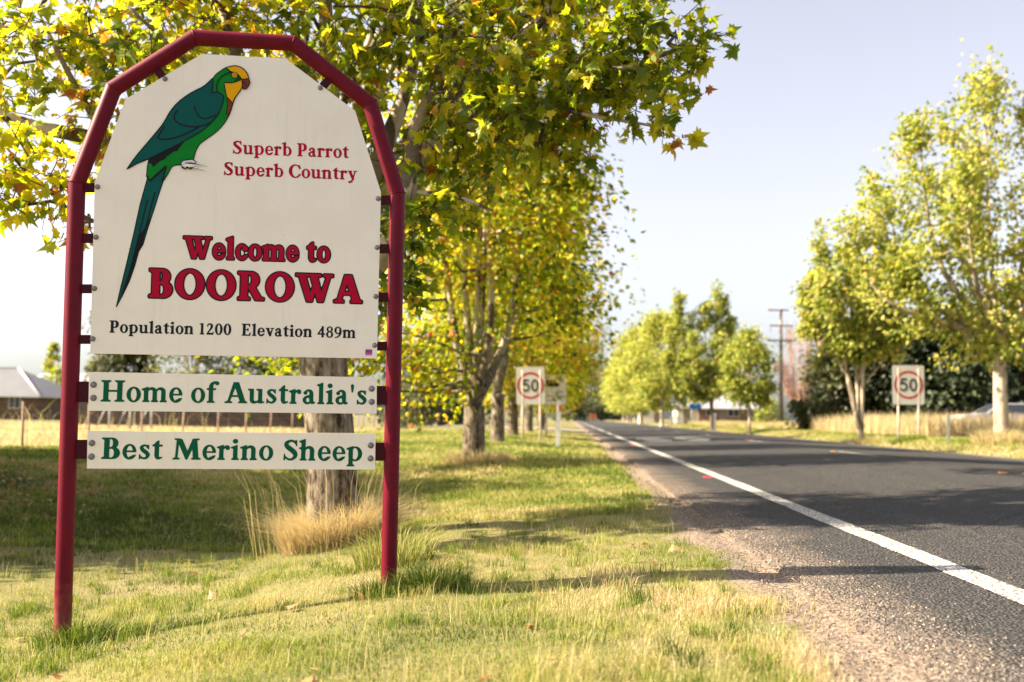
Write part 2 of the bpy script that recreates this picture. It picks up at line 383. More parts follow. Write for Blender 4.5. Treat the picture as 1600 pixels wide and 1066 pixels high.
# ---------------------------------------------------------------- the ground and road
XL, XC, XR = 2.10, 6.15, 9.80     # left edge line, centre line, right edge line
def road_z(x):
    x = np.asarray(x, float)
    return np.where(x < XL, .02*(x-XL), np.where(x < XC, .03*(x-XL), .1215-.028*(x-XC)))
def sstep(a, b, x):
    t = np.clip((np.asarray(x, float)-a)/(b-a), 0, 1); return t*t*(3-2*t)
def ground_z(x, y):
    x = np.asarray(x, float); y = np.asarray(y, float)
    near = 1-sstep(9, 24, y)
    # verge falling from the road into a shallow drain, then a bank
    drain = -.03-.09*sstep(1.1, -.8, x)-.33*sstep(-.6, -3.2, x)+.52*sstep(-5.2, -9.5, x)
    far = -.03+.13*sstep(.9, -2.0, x)*sstep(14, 30, y)+.12*sstep(30, 80, y)*sstep(-3, -8, x)-.30*sstep(-6.5, -13, x)*sstep(18, 26, y)
    L = drain*near+far*(1-near)
    L = L+.05*(fbm(x, y, .35, 3)-.5)*sstep(1.0, 0, x)+.018*(vnoise(x, y, 1.7, 4)-.5)*sstep(1.0, .4, x)
    Rr = road_z(10.3)+.24*sstep(10.25, 11.6, x)+.05*(fbm(x, y, .2, 5)-.5)*sstep(10.4, 12, x)
    Z = np.where(x < 1.05, L, np.where(x > 10.25, Rr, road_z(x)-.03))
    return Z
def gz(x, y): return float(ground_z(x, y))
def grow(a, b, st, g):
    o = [a]; 
    while o[-1] < b: o.append(o[-1]+st); st *= g
    return o
xs = np.array(sorted(set(np.round([-v for v in grow(6.4, 1500, .25, 1.12)]+list(np.arange(-6.3, 1.01, .11))+[1.05, 1.06, 2.1, 4.1, 6.15, 8, 9.8, 10.24, 10.26]+list(np.arange(10.35, 13, .2))+grow(13, 1500, .25, 1.12), 3))))
ys = np.array(list(np.arange(-14, 2, .8))+list(np.arange(2, 14, .12))+grow(14, 2600, .15, 1.04))
GX, GY = np.meshgrid(xs, ys); GZ = ground_z(GX, GY)
nx, ny = len(xs), len(ys); idx = np.arange(nx*ny).reshape(ny, nx)
Q = np.c_[idx[:-1, :-1].ravel(), idx[:-1, 1:].ravel(), idx[1:, 1:].ravel(), idx[1:, :-1].ravel()]
t = NT('ground_turf'); c = t.coord()
sx = t.n('SeparateXYZ'); t.l(c, sx.inputs[0])
n1 = t.noise(c, .55, 5, .62); n2 = t.noise(c, 9, 6, .7); n3 = t.noise(c, 70, 4, .7)
turf = t.ramp(n1, [(.36, (.09, .115, .028)), (.5, (.17, .165, .06)), (.62, (.28, .23, .12))])
turf = t.mix(t.ramp(n2, [(.35, 0), (.65, .55)]), turf, (.24, .19, .09))
turf = t.mix(t.ramp(n3, [(.35, .6), (.6, 0)]), turf, (.10, .085, .04))
# bare pinkish grit along the road's edge
edge = t.math('ADD', sx.outputs['X'], t.math('MULTIPLY', t.math('SUBTRACT', t.noise(c, 1.6, 5, .65), .5), .9))
grit = t.ramp(t.voro(c, 75, out='Color'), [(.15, (.09, .07, .055)), (.45, (.22, .165, .128)), (.75, (.30, .23, .18)), (.95, (.38, .30, .245))])
gm = t.ramp(edge, [(.74, 0), (.90, 1)]); gm2 = t.ramp(t.math('SUBTRACT', sx.outputs['X'], 10.28), [(0, 1), (.001, 0)])
t.base(t.mix(t.math('MULTIPLY', gm, gm2), turf, grit), .9, .15)
t.bump(t.mix(.5, n2, n3), .6, .03)
ground = np_mesh('ground', np.c_[GX.ravel(), GY.ravel(), GZ.ravel()], Q, t.mat, smooth=True); tag(ground, kind='structure')
# road
yr = np.array(list(np.arange(-14, 16, .1))+grow(16, 700, .2, 1.03)); ed = 1.19+.05*sstep(7, 4, yr)+.16*(fbm(yr*1.0, yr*0+3.3, .9, 8)-.5)+.10*(vnoise(yr, yr*0, 5, 2)-.5)
cols = [None, 1.45, XL, 3.4, 4.8, XC, 7.4, 8.6, XR, 10.33]; V = []
for x in cols:
    X = ed if x is None else np.full(len(yr), x); V.append(np.c_[X, yr, road_z(X)+.004])
X0 = ed-.03; V.insert(0, np.c_[X0, yr, road_z(X0)-.045])
V = np.concatenate(V); n = len(yr); k = len(cols)+1; idx = np.arange(n*k).reshape(k, n)
Q = np.c_[idx[:-1, :-1].ravel(), idx[1:, :-1].ravel(), idx[1:, 1:].ravel(), idx[:-1, 1:].ravel()]
def asphalt_nodes(t):
    c = t.coord(); w = t.n('Mapping'); t.l(c, w.inputs[0]); v1 = t.voro(w.outputs[0], 62, out='Color'); d1 = t.voro(w.outputs[0], 62)
    st = t.ramp(v1, [(.1, (.028, .027, .028)), (.45, (.068, .064, .063)), (.75, (.132, .121, .114)), (.95, (.26, .228, .205))])
    st = t.mix(t.ramp(d1, [(.36, 0), (.62, .92)]), st, (.010, .010, .012))
    big = t.noise(c, .9, 5, .6); st = t.mix(t.ramp(big, [(.35, .45), (.6, 0)]), st, (.042, .041, .043))
    # long streaks worn by tyres and odd sealed patches, running along the road
    sx = t.n('SeparateXYZ'); t.l(c, sx.inputs[0]); mp = t.n('Mapping'); t.l(c, mp.inputs[0]); mp.inputs['Scale'].default_value = (1.5, .06, 1)
    st = t.mix(t.ramp(t.noise(mp.outputs[0], 1.6, 5, .6), [(.40, .5), (.62, 0)]), st, (.030, .029, .031))
    ck = t.n('Mapping'); t.l(c, ck.inputs[0]); ck.inputs['Scale'].default_value = (.30, .16, 1); dist = t.noise(c, 2.2, 5, .7)
    wv = t.n('VectorMath', operation='ADD'); t.l(ck.outputs[0], wv.inputs[0]); vv = t.n('CombineXYZ'); t.l(t.math('MULTIPLY', dist, .45), vv.inputs[0]); t.l(t.math('MULTIPLY', dist, .3), vv.inputs[1]); t.l(vv.outputs[0], wv.inputs[1])
    st = t.mix(t.ramp(t.voro(wv.outputs[0], 1.0, 'DISTANCE_TO_EDGE'), [(.0, .75), (.006, 0)]), st, (.012, .012, .013))
    return c, st, d1, sx
t = NT('chip_seal_asphalt'); c, st, d1, sx = asphalt_nodes(t)
e2 = t.math('ADD', sx.outputs['X'], t.math('MULTIPLY', t.math('SUBTRACT', t.noise(c, 1.3, 6, .7), .5), 1.5))
m = t.math('MULTIPLY', t.ramp(t.math('SUBTRACT', e2, .72), [(.30, 1), (.95, 0)]), t.ramp(t.noise(c, 38, 5, .75), [(.38, 0), (.58, .9)]))
st = t.mix(m, st, (.30, .225, .175)); t.base(st, .82, .3); t.bump(t.math('SUBTRACT', 1.0, d1), 1.0, .018)
road = np_mesh('road', V, Q, t.mat); tag(road, kind='structure')
# painted markings: parts of the road
t = NT('worn_white_paint'); c, st, d1, sx = asphalt_nodes(t)
wn = t.math('ADD', t.math('MULTIPLY', t.noise(c, 26, 6, .75), .6), t.math('MULTIPLY', d1, .5))
t.base(t.mix(t.ramp(wn, [(.47, 0), (.58, .85)]), t.ramp(t.noise(c, 4, 4), [(.3, (.62, .58, .53)), (.7, (.78, .74, .69))]), st), .7, .3); t.bump(t.math('SUBTRACT', 1.0, d1), .5, .008)
WHITE_PAINT = t.mat
def strip(name, xc, w, y0, y1, wob=.012, end=False):
    yy = np.array([v for v in yr if y0 < v < y1]+[y1]); yy = np.r_[y0, yy]
    a = xc-w/2+wob*(vnoise(yy, yy*0, 3, 5)-.5)*2; b = xc+w/2+wob*(vnoise(yy, yy*0, 3, 6)-.5)*2
    V = np.r_[np.c_[a, yy, road_z(a)+.008], np.c_[b, yy, road_z(b)+.008]]; n = len(yy); i = np.arange(n-1)
    return np_mesh(name, V, np.c_[i, i+n, i+n+1, i+1], WHITE_PAINT, parent=road)
strip('edge_line', XL, .17, -10, 600); strip('edge_line', XR, .10, 6, 600)
for k in range(14):
    y0 = 8.4+12*k
    if y0 > 20: strip('centre_dash', XC, .11, y0, y0+3)
strip('centre_dash', XC, .11, 11.2, 13.4)
def road_digit(paths, xa, ya, w, h):
    m = MB()
    for path in paths:
        n = len(m.v); P = [Vector((xa+x*w, ya+y*h)) for x, y in path]
        for i, p in enumerate(P):
            d = (P[min(i+1, len(P)-1)]-P[max(i-1, 0)]); d.x /= w; d.y /= h; d.normalize(); nn = Vector((-d.y*w*.17, d.x*h*.22))
            for q in (p+nn, p-nn): m.v.append((q.x, q.y, float(road_z(q.x))+.009))
        for i in range(len(P)-1): m.face((n+2*i, n+2*i+1, n+2*i+3, n+2*i+2))
    o = m.build('painted_number', WHITE_PAINT, road); return o
road_digit([[(.9, .92), (.12, .92), (.1, .55)], [(.1, .55)]+arc(.48, .33, .42, .28, 130, -150)], 2.6, 35.2, 1.05, 4.6)
road_digit([arc(.5, .5, .4, .42, 0, 360)], 4.0, 35.2, 1.05, 4.6)
# side drive crossing the left verge
t = NT('gravel_drive'); c = t.coord(); t.base(t.ramp(t.noise(c, 8, 5), [(.3, (.30, .27, .25)), (.7, (.44, .40, .37))]), .9, .2)
xx = np.linspace(.9, -26, 40); V = []
for dy in (0, 4.2): V.append(np.c_[xx, 61+dy+xx*.04, ground_z(xx, 61+dy+xx*.04)+.03])
V = np.concatenate(V); i = np.arange(39); tag(np_mesh('driveway', V, np.c_[i, i+1, i+41, i+40], t.mat), kind='structure')
# raised reflectors
RED_PLASTIC = paint('red_reflector_plastic', (.62, .03, .06), .35, .1); YEL_PLASTIC = paint('amber_reflector_plastic', (.42, .17, .02), .35, .1); DARK_PLASTIC = paint('grey_marker_base', (.25, .23, .22), .6, .1)
def reflector(x, y, mat, label, group):
    e = empty('road_reflector', (x, y, float(road_z(x))+.004)); tag(e, label, 'road reflector', group)
    m = MB(); m.v = [(-.055, -.05, 0), (.055, -.05, 0), (.055, .05, 0), (-.055, .05, 0), (-.045, -.022, .016), (.045, -.022, .016), (.045, .022, .016), (-.045, .022, .016)]
    for f in ((4, 5, 6, 7), (1, 2, 6, 5), (3, 0, 4, 7)): m.face(f)
    m.build('housing', mat, e)
    m = MB(); m.v = [(-.053, -.051, .001), (.053, -.051, .001), (.043, -.024, .017), (-.043, -.024, .017), (-.053, .051, .001), (.053, .051, .001), (.043, .024, .017), (-.043, .024, .017)]
    m.face((0, 1, 2, 3)); m.face((5, 4, 7, 6)); m.build('lens', mat, e)
reflector(1.92, 14.1, RED_PLASTIC, 'red road reflector beside the white edge line, the nearer of two', 'red reflectors along the edge line')
reflector(1.92, 30.5, RED_PLASTIC, 'small red road reflector beside the edge line, near the painted 50', 'red reflectors along the edge line')
reflector(6.02, 14.3, YEL_PLASTIC, 'amber road reflector on the centre line, left one of the near pair', 'amber reflectors on the centre line')
reflector(6.30, 14.2, YEL_PLASTIC, 'amber road reflector on the centre line, right one of the near pair', 'amber reflectors on the centre line')
reflector(6.0, 23.2, YEL_PLASTIC, 'amber road reflector at the end of a centre dash, in mid distance', 'amber reflectors on the centre line')
reflector(6.0, 33.5, YEL_PLASTIC, 'amber road reflector farthest along the centre line', 'amber reflectors on the centre line')
# ---------------------------------------------------------------- the welcome sign
PA = at(118, 640, 5.06); PB = at(613, 640, 5.48)
sdir = Vector((PB.x-PA.x, PB.y-PA.y, 0)); SW = sdir.length; sdir.normalize(); SANG = math.atan2(sdir.y, sdir.x)
snor = Vector((sdir.y, -sdir.x, 0))            # towards the camera
mid = (PA+PB)/2; SZ0 = gz(mid.x, mid.y); SO = Vector((mid.x, mid.y, SZ0))
def S(px, py):
    """pixel -> (u, v) metres on the face of the sign"""
    d = ray(px, py); k = (SO-CAMPOS).dot(snor)/d.dot(snor); q = CAMPOS+d*k-SO
    return (q.dot(sdir), q.z)
sign = empty('welcome_sign', SO, SANG)
tag(sign, 'maroon pipe town welcome sign with a parrot panel and two boards', 'welcome sign')
t = NT('maroon_pipe_paint'); c = t.coord(); f = t.noise(c, 9, 5, .6)
col = t.ramp(f, [(.3, (.095, .0015, .011)), (.7, (.135, .002, .015))]); ch = t.noise(c, 45, 6, .75)
col = t.mix(t.ramp(ch, [(.70, 0), (.74, .5)]), col, (.30, .08, .09)); szz = t.n('SeparateXYZ'); t.l(c, szz.inputs[0])
lowz = t.ramp(t.math('ADD', szz.outputs['Z'], t.math('MULTIPLY', t.noise(c, 14, 5, .7), .5)), [(.12, .8), (.42, 0)])
t.base(t.mix(lowz, col, (.27, .085, .065)), .45, .16); t.bump(t.noise(c, 120, 3), .12, .002); PIPE = t.mat
def boardmat(name):
    t = NT(name); c = t.coord(); f = t.noise(c, 3.5, 6, .6)
    col = t.ramp(f, [(.3, (.76, .705, .64)), (.7, (.82, .77, .705))])
    sp = t.math('MULTIPLY', t.noise(c, 60, 3, .5), 1.0); col = t.mix(t.ramp(sp, [(.73, 0), (.76, .75)]), col, (.12, .09, .07))
    stv = t.n('Mapping'); t.l(c, stv.inputs[0]); stv.inputs['Scale'].default_value = (9, 1, .7); dr = t.noise(stv.outputs[0], 3, 5, .6)
    col = t.mix(t.ramp(dr, [(.55, 0), (.8, .22)]), col, (.48, .41, .33))
    t.base(col, .42, .4); return t.mat
BOARD = boardmat('cream_sign_paint'); EDGE = paint('sunlit_board_edge', (.55, .46, .30), .6, .25, 20)  # edge colour carries the golden sunlit line along the boards
MAROON_DARK = paint('maroon_bracket_paint', (.045, .003, .008), .5, .15, 6, .15); GALV = paint('galvanised_bolt', (.20, .19, .20), .5, .3, 60, .5, .5)
BLACKV = paint('black_vinyl', (.008, .008, .012), .5, .1, 6, .12); REDV = paint('red_vinyl', (.36, .0, .026), .5, .15, 5, .12); GREENV = paint('green_vinyl', (.0, .085, .042), .5, .1, 5, .12); NAVYV = paint('dark_navy_vinyl', (.010, .013, .021), .5, .1, 6, .12)
# frame: one bent pipe with mitred corners
gl = gz(*(at(95, 1000, 5.12).xy)); 
path = [S(94.5, 1003), S(118, 284), S(175, 136), S(303, 55.5), S(458, 64.5), S(579, 160), S(622, 301), S(608, 915)]
def below(p, q, dz):                                   # carry the leg on into the soil
    k = dz/(q[1]-p[1]); return (p[0]-(q[0]-p[0])*k, p[1]-dz)
path[0] = below(path[0], path[1], .30); path[-1] = below(path[-1], path[-2], .30)
PR = .0435; PY = .033; m = MB(); NS = 28
def mitre(i):
    P = [Vector(p) for p in path]; 
    if i == 0: d = (P[1]-P[0]).normalized(); return Vector((-d.y, d.x))
    if i == len(P)-1: d = (P[i]-P[i-1]).normalized(); return Vector((-d.y, d.x))
    a = (P[i]-P[i-1]).normalized(); b = (P[i+1]-P[i]).normalized(); na = Vector((-a.y, a.x)); nb = Vector((-b.y, b.x)); q = (na+nb).normalized(); return q/q.dot(na)
for i in range(len(path)-1):
    base = len(m.v)
    for e in (i, i+1):
        q = mitre(e)
        for j in range(NS):
            w = 2*math.pi*j/NS; m.v.append((path[e][0]+q.x*PR*math.cos(w), PY+PR*math.sin(w), path[e][1]+q.y*PR*math.cos(w)))
    for j in range(NS): m.face((base+j, base+(j+1) % NS, base+NS+(j+1) % NS, base+NS+j), 0, True)
# weld beads at the corners
for i in range(1, len(path)-1):
    q = mitre(i); ring = [(path[i][0]+q.x*PR*math.cos(w)*1.01, PY+PR*1.01*math.sin(w), path[i][1]+q.y*PR*math.cos(w)*1.01) for w in [2*math.pi*j/20 for j in range(21)]]
    m.tube(ring, .0035, 5, 0, False)
m.build('frame', PIPE, sign)
def uvbox(m, x0, y0, x1, y1, ya, yb, mi=0):
    a = S(x0, y0); b = S(x1, y0); c2 = S(x1, y1); d = S(x0, y1); m.slab([d, c2, b, a], ya, yb, mi)
TP = .018
for q in ((117, 284.7, 162, 299), (115, 364, 160, 378.5), (113, 443.5, 158, 457.5), (110, 523, 156, 537), (582, 304.4, 622, 319), (580, 380.7, 620, 395), (578, 456.5, 618, 471), (575, 533.5, 615, 547.5),
          (108, 596, 152, 628.5), (104, 687.5, 150, 717.5), (574, 603, 616, 632.5), (571, 692, 614, 720.5)):
    m = MB(); uvbox(m, *q, TP+.001, TP+.014); m.build('bracket', MAROON_DARK, sign)
for a, b in (((236, 96), (262, 130)), ((524, 112), (496, 142))):
    m = MB(); pa = Vector(S(*a)); pb = Vector(S(*b)); d = (pb-pa).normalized(); nn = Vector((-d.y, d.x))*.022
    m.slab([tuple(pa-nn), tuple(pb-nn), tuple(pb+nn), tuple(pa+nn)], TP+.001, TP+.014); m.build('bracket', MAROON_DARK, sign)
def bolts(parent, pts, r=.0105):
    for p in pts:
        u, v = S(*p); m = MB(); m.lathe([(r*1.35, 0), (r*1.35, .0018), (r, .002), (r*.95, .006), (r*.6, .0095), (r*.15, .011)], (u, -.0005, v), 14, 0, 'y'); m.build('bolt', GALV, parent)
panel = MB(); panel.slab([S(*p) for p in ((141, 552.5), (589, 560.2), (595.3, 300.6), (554.9, 173.2), (446, 91.6), (315.6, 84.4), (196, 155), (148, 285))], 0, TP, 0, 1)
panel = panel.build('panel', [BOARD, EDGE], sign)
bolts(panel, [(152.3, 292.3), (150, 370.8), (147.4, 451), (145, 529.7), (591, 310.6), (589.3, 387), (587.2, 463.3), (585.5, 539.7), (257.9, 123.4), (500.5, 137.7)])
def board(pts, blt):
    b = MB(); b.slab([S(*p) for p in pts], 0, .020, 0, 1); b = b.build('board', [BOARD, EDGE], sign); bolts(b, blt, .0125); return b
board1 = board([(137.9, 641.9), (588.4, 646.6), (588.9, 589.8), (139.3, 581.2)], [(146.2, 601.2), (146.1, 621.9), (580.7, 607.5), (580.7, 628)])
board2 = board([(135.7, 732.3), (586, 733.9), (586.9, 677.3), (136.8, 673.4)], [(143.8, 692.5), (142.9, 713.6), (579.4, 696), (579, 716.4)])
def lettering(name, text, a, b, cap, mats, parent, off=0, outline=None, gap=.03, space=.30, table=None, tf=S, y=-.0012, just='ends'):
    """text whose ink runs from pixel a to pixel b along the baseline, capitals cap pixels tall"""
    A = Vector(tf(*a)); B = Vector(tf(*b)); U = Vector(tf(a[0], a[1]-cap))-A; h = U.length
    L = []; x = 0
    for ch in text:
        if ch == ' ': x += space; continue
        x0, y0, D, adv = glyph(ch, table); L.append((ch, x)); x += adv+gap+2*off
    tot = x-gap-2*off; e = (B-A); sc = e.length/tot; ex = e.normalized(); ey = Vector((-ex.y, ex.x))
    m = MB()
    def put(o, yy, mi):
        for ch, xo in L:
            x0, y0, D, adv = glyph(ch, table); F = []
            contour_mesh(x0, y0, D, o, lambda gx, gy: (A.x+ex.x*(xo+gx)*sc+ey.x*gy*h, yy, A.y+ex.y*(xo+gx)*sc+ey.y*gy*h), m.v, F)
            for f in F: m.face(f, mi)
    if outline:
        put(off+outline, y, 1); put(off-outline*.35, y-.0006, 0)
    else: put(off, y, 0)
    return m.build(name, mats, parent)
lettering('lettering', 'Superb Parrot', (363.3, 240.2), (545, 247.2), 20.3, [REDV], panel, .014)
lettering('lettering', 'Superb Country', (349.3, 273.6), (557.8, 281.2), 20.3, [REDV], panel, .014)
lettering('lettering', 'Welcome to', (287, 403.0), (515.5, 409.2), 33.0, [REDV, BLACKV], panel, .036, .046, gap=.0, space=.34)
lettering('lettering', 'BOOROWA', (232.5, 464.0), (564.3, 473.2), 43.5, [REDV, BLACKV], panel, .030, .037, gap=.012)
lettering('lettering', 'Population 1200', (170.5, 519.6), (361.3, 523.6), 18.6, [NAVYV], panel, .016, space=.34)
lettering('lettering', 'Elevation 489m', (377, 524.4), (555.8, 528.4), 18.3, [NAVYV], panel, .016, space=.34)
lettering('lettering', "Home of Australia's", (156.8, 627.3), (573.6, 632.2), 33, [GREENV], board1, .012)
lettering('lettering', 'Best Merino Sheep', (157.6, 717.0), (566.2, 720.2), 33, [GREENV], board2, .012, space=.36)
# printer's sticker
m = MB(); STK = [paint('magenta_sticker', (.42, .02, .30), .4, .1), paint('purple_sticker_band', (.20, .02, .22), .4, .1), paint('pale_sticker_band', (.55, .30, .52), .4, .1)]
m.sheet([S(570.7, 555.2), S(581.3, 555.4), S(581.5, 545.7), S(570.9, 545.5)], -.0010, 0); m.sheet([S(571.2, 549.8), S(581.0, 550), S(581, 547.6), S(571.2, 547.4)], -.0014, 1); m.sheet([S(571, 554), S(581.2, 554.2), S(581.2, 553.2), S(571, 553)], -.0014, 2)
m.sheet([S(571, 546.8), S(581.3, 547), S(581.3, 546), S(571, 545.8)], -.0014, 2)
m.build('sticker', STK, panel)
# the parrot
PC = [paint('parrot_black', (.007, .008, .011), .5, .1, 6, .12), paint('parrot_teal', (.0, .070, .064), .5, .12, 7, .12), paint('parrot_green', (.0, .17, .016), .5, .12, 7, .12), paint('parrot_yellow', (.66, .33, .0), .5, .08, 7, .12), paint('parrot_brown', (.16, .034, .016), .5, .1, 7, .12), paint('parrot_foot_grey', (.55, .55, .62), .45, .05), BOARD]
za = lambda P: [(180+x/5.33, 90+y/5.33) for x, y in P]
zb = lambda P: [(160+x/4.264, 240+y/4.264) for x, y in P]
def smooth(P, closed=True, n=4, sharp=()):
    P = [Vector(p) for p in P]; k = len(P); out = []
    for i in range(k if closed else k-1):
        p1 = P[i]; p2 = P[(i+1) % k]
        p0 = P[(i-1) % k] if closed or i > 0 else p1; p3 = P[(i+2) % k] if closed or i+2 < k else p2
        if i in sharp: p0 = p1
        if (i+1) % k in sharp: p3 = p2
        for j in range(n):
            t = j/n; out.append(.5*((2*p1)+(p2-p0)*t+(2*p0-5*p1+4*p2-p3)*t*t+(3*p1-p0-3*p2+p3)*t**3))
    if not closed: out.append(P[-1])
    return [tuple(p) for p in out]
pm = MB(); PL = [0]
def player(): PL[0] += 1; return -.0008-.00025*PL[0]
def ink(P, w, closed=False, taper=False):
    """black painted line w pixels wide"""
    P = [Vector(p) for p in P]; k = len(P); y = player(); n = len(pm.v)
    for i, p in enumerate(P):
        a = P[(i-1) % k] if closed or i > 0 else p; b = P[(i+1) % k] if closed or i < k-1 else p; d = (b-a)
        d = d.normalized() if d.length > 1e-6 else Vector((1, 0)); nn = Vector((-d.y, d.x))*w/2*((1-i/(k-1))*.9+.1 if taper else 1)
        for q in (p+nn*1.45, p-nn*1.45): u, v = S(q.x, q.y); pm.v.append((u, y, v))
    for i in range(k if closed else k-1):
        j = (i+1) % k; pm.face((n+2*i, n+2*i+1, n+2*j+1, n+2*j), 0)
def area(P, mi, line=1.1): 
    pm.sheet([S(*p) for p in P], player(), mi)
    if line: ink(P, line, True)
tail = zb([(318, 185), (300, 160), (290, 200), (250, 345), (210, 530), (165, 720), (122, 895), (93, 1023), (130, 955), (180, 850), (215, 750), (242, 652), (270, 608), (302, 500), (340, 385), (380, 260), (402, 195), (418, 100)])
area(tail, 1)
pm.sheet([S(*p) for p in zb([(268, 608), (242, 645), (213, 745), (172, 860), (118, 975), (150, 880), (183, 770), (215, 650), (243, 545), (290, 490)])], player(), 0)
ink(zb([(300, 308), (262, 470), (225, 620), (178, 800), (130, 940)]), 1.3); ink(zb([(350, 258), (318, 380), (285, 510), (262, 590)]), 1.3); ink(zb([(322, 430), (290, 500), (262, 590)]), 1.5)
body = smooth(za([(940, 82), (880, 112), (830, 152), (812, 200), (790, 300), (600, 560), (430, 740), (283, 850), (270, 900), (262, 985), (290, 1025), (335, 985), (425, 905), (412, 965), (395, 1040), (440, 970), (478, 907), (545, 893), (640, 880), (655, 840), (672, 780), (705, 722), (760, 680), (840, 622), (900, 560), (940, 497), (965, 440), (982, 380), (1000, 335), (1040, 280), (1056, 240), (1056, 185), (1010, 120)]), True, 3, (7, 9, 10, 12, 13, 14, 17, 18))
area(body, 2)
pm.sheet([S(*p) for p in za([(275, 850), (345, 812), (430, 776), (575, 706), (540, 748), (524, 768), (530, 776), (490, 785), (470, 800), (430, 828), (415, 850), (380, 862), (345, 890), (318, 915), (300, 885), (280, 882)])], player(), 0)
ink(za([(262, 985), (290, 1025), (335, 985), (425, 905)]), 2.2); ink(za([(425, 905), (412, 965), (393, 1040)]), 1.6)
wing = smooth(za([(815, 170), (770, 216), (720, 252), (640, 292), (560, 346), (500, 400), (450, 466), (400, 552), (330, 640), (240, 746), (170, 830), (97, 933), (180, 886), (275, 846), (340, 816), (430, 772), (520, 727), (620, 672), (700, 627), (760, 582), (820, 522), (860, 470), (885, 410), (902, 350), (898, 318), (870, 297), (840, 288), (803, 300), (812, 250)]), True, 3, (0, 11, 27))
area(wing, 1, 1.3)
ink(smooth(za([(660, 405), (672, 450), (700, 492), (742, 510), (790, 500), (840, 478)]), False), 1.3); ink(smooth(za([(528, 438), (495, 475), (500, 525), (550, 560), (640, 578), (730, 570), (800, 540), (845, 490)]), False), 1.5)
ink(smooth(za([(410, 575), (362, 660), (380, 680), (450, 680), (560, 650), (640, 610), (700, 580)]), False), 1.5)
area(smooth(za([(930, 332), (978, 384), (966, 430), (941, 490), (927, 462), (936, 400)]), True, 3, (0, 1, 3)), 4, 1.0)
area(smooth(za([(908, 212), (990, 210), (1056, 186), (1060, 240), (1032, 290), (996, 340), (978, 382), (946, 346), (929, 326), (916, 262)]), True, 3, (0, 2, 6)), 3, 1.0)
area(smooth(za([(925, 86), (1000, 72), (1062, 94), (1100, 138), (1112, 178), (1056, 186), (1036, 160), (1005, 132), (962, 120)]), True, 3, (0, 4, 5)), 3, 1.2)
area(smooth(za([(1056, 186), (1112, 178), (1121, 215), (1102, 252), (1080, 268), (1064, 262), (1060, 235)]), True, 3, (0, 1, 4, 5)), 4, 1.1)
ink(smooth(za([(1062, 206), (1080, 215), (1090, 230), (1086, 250)]), False), .9)
ink(smooth(za([(1005, 132), (950, 130), (890, 160), (855, 205), (845, 250), (850, 290)]), False), 1.2); ink(smooth(za([(1040, 172), (1005, 195), (985, 212), (908, 212)]), False), 1.1)
for r, mi in ((27, 0), (22, 3), (15, 0), (11, 3), (6, 0), (3, 6)): pm.sheet([S(*p) for p in za([(995+r*math.cos(w), 150+r*math.sin(w)) for w in np.linspace(0, 6.28, 18)[:-1]])], player(), mi)
area(za([(548, 885), (565, 862), (610, 855), (645, 852), (672, 870), (668, 888), (620, 880), (585, 890), (580, 918), (560, 915)]), 5, 1.1)
area(za([(578, 895), (600, 884), (670, 888), (778, 914), (690, 902), (640, 905), (748, 948), (630, 925), (600, 915), (580, 930)]), 6, 0); 
ink(za([(590, 882), (660, 890), (720, 900), (776, 914)]), 1.2, taper=True); ink(za([(580, 928), (640, 918), (690, 932), (752, 948)]), 1.2, taper=True); ink(za([(555, 915), (578, 932), (600, 915), (630, 932), (650, 920)]), 1.4)
pm.build('parrot_emblem', PC, panel, fix=False)
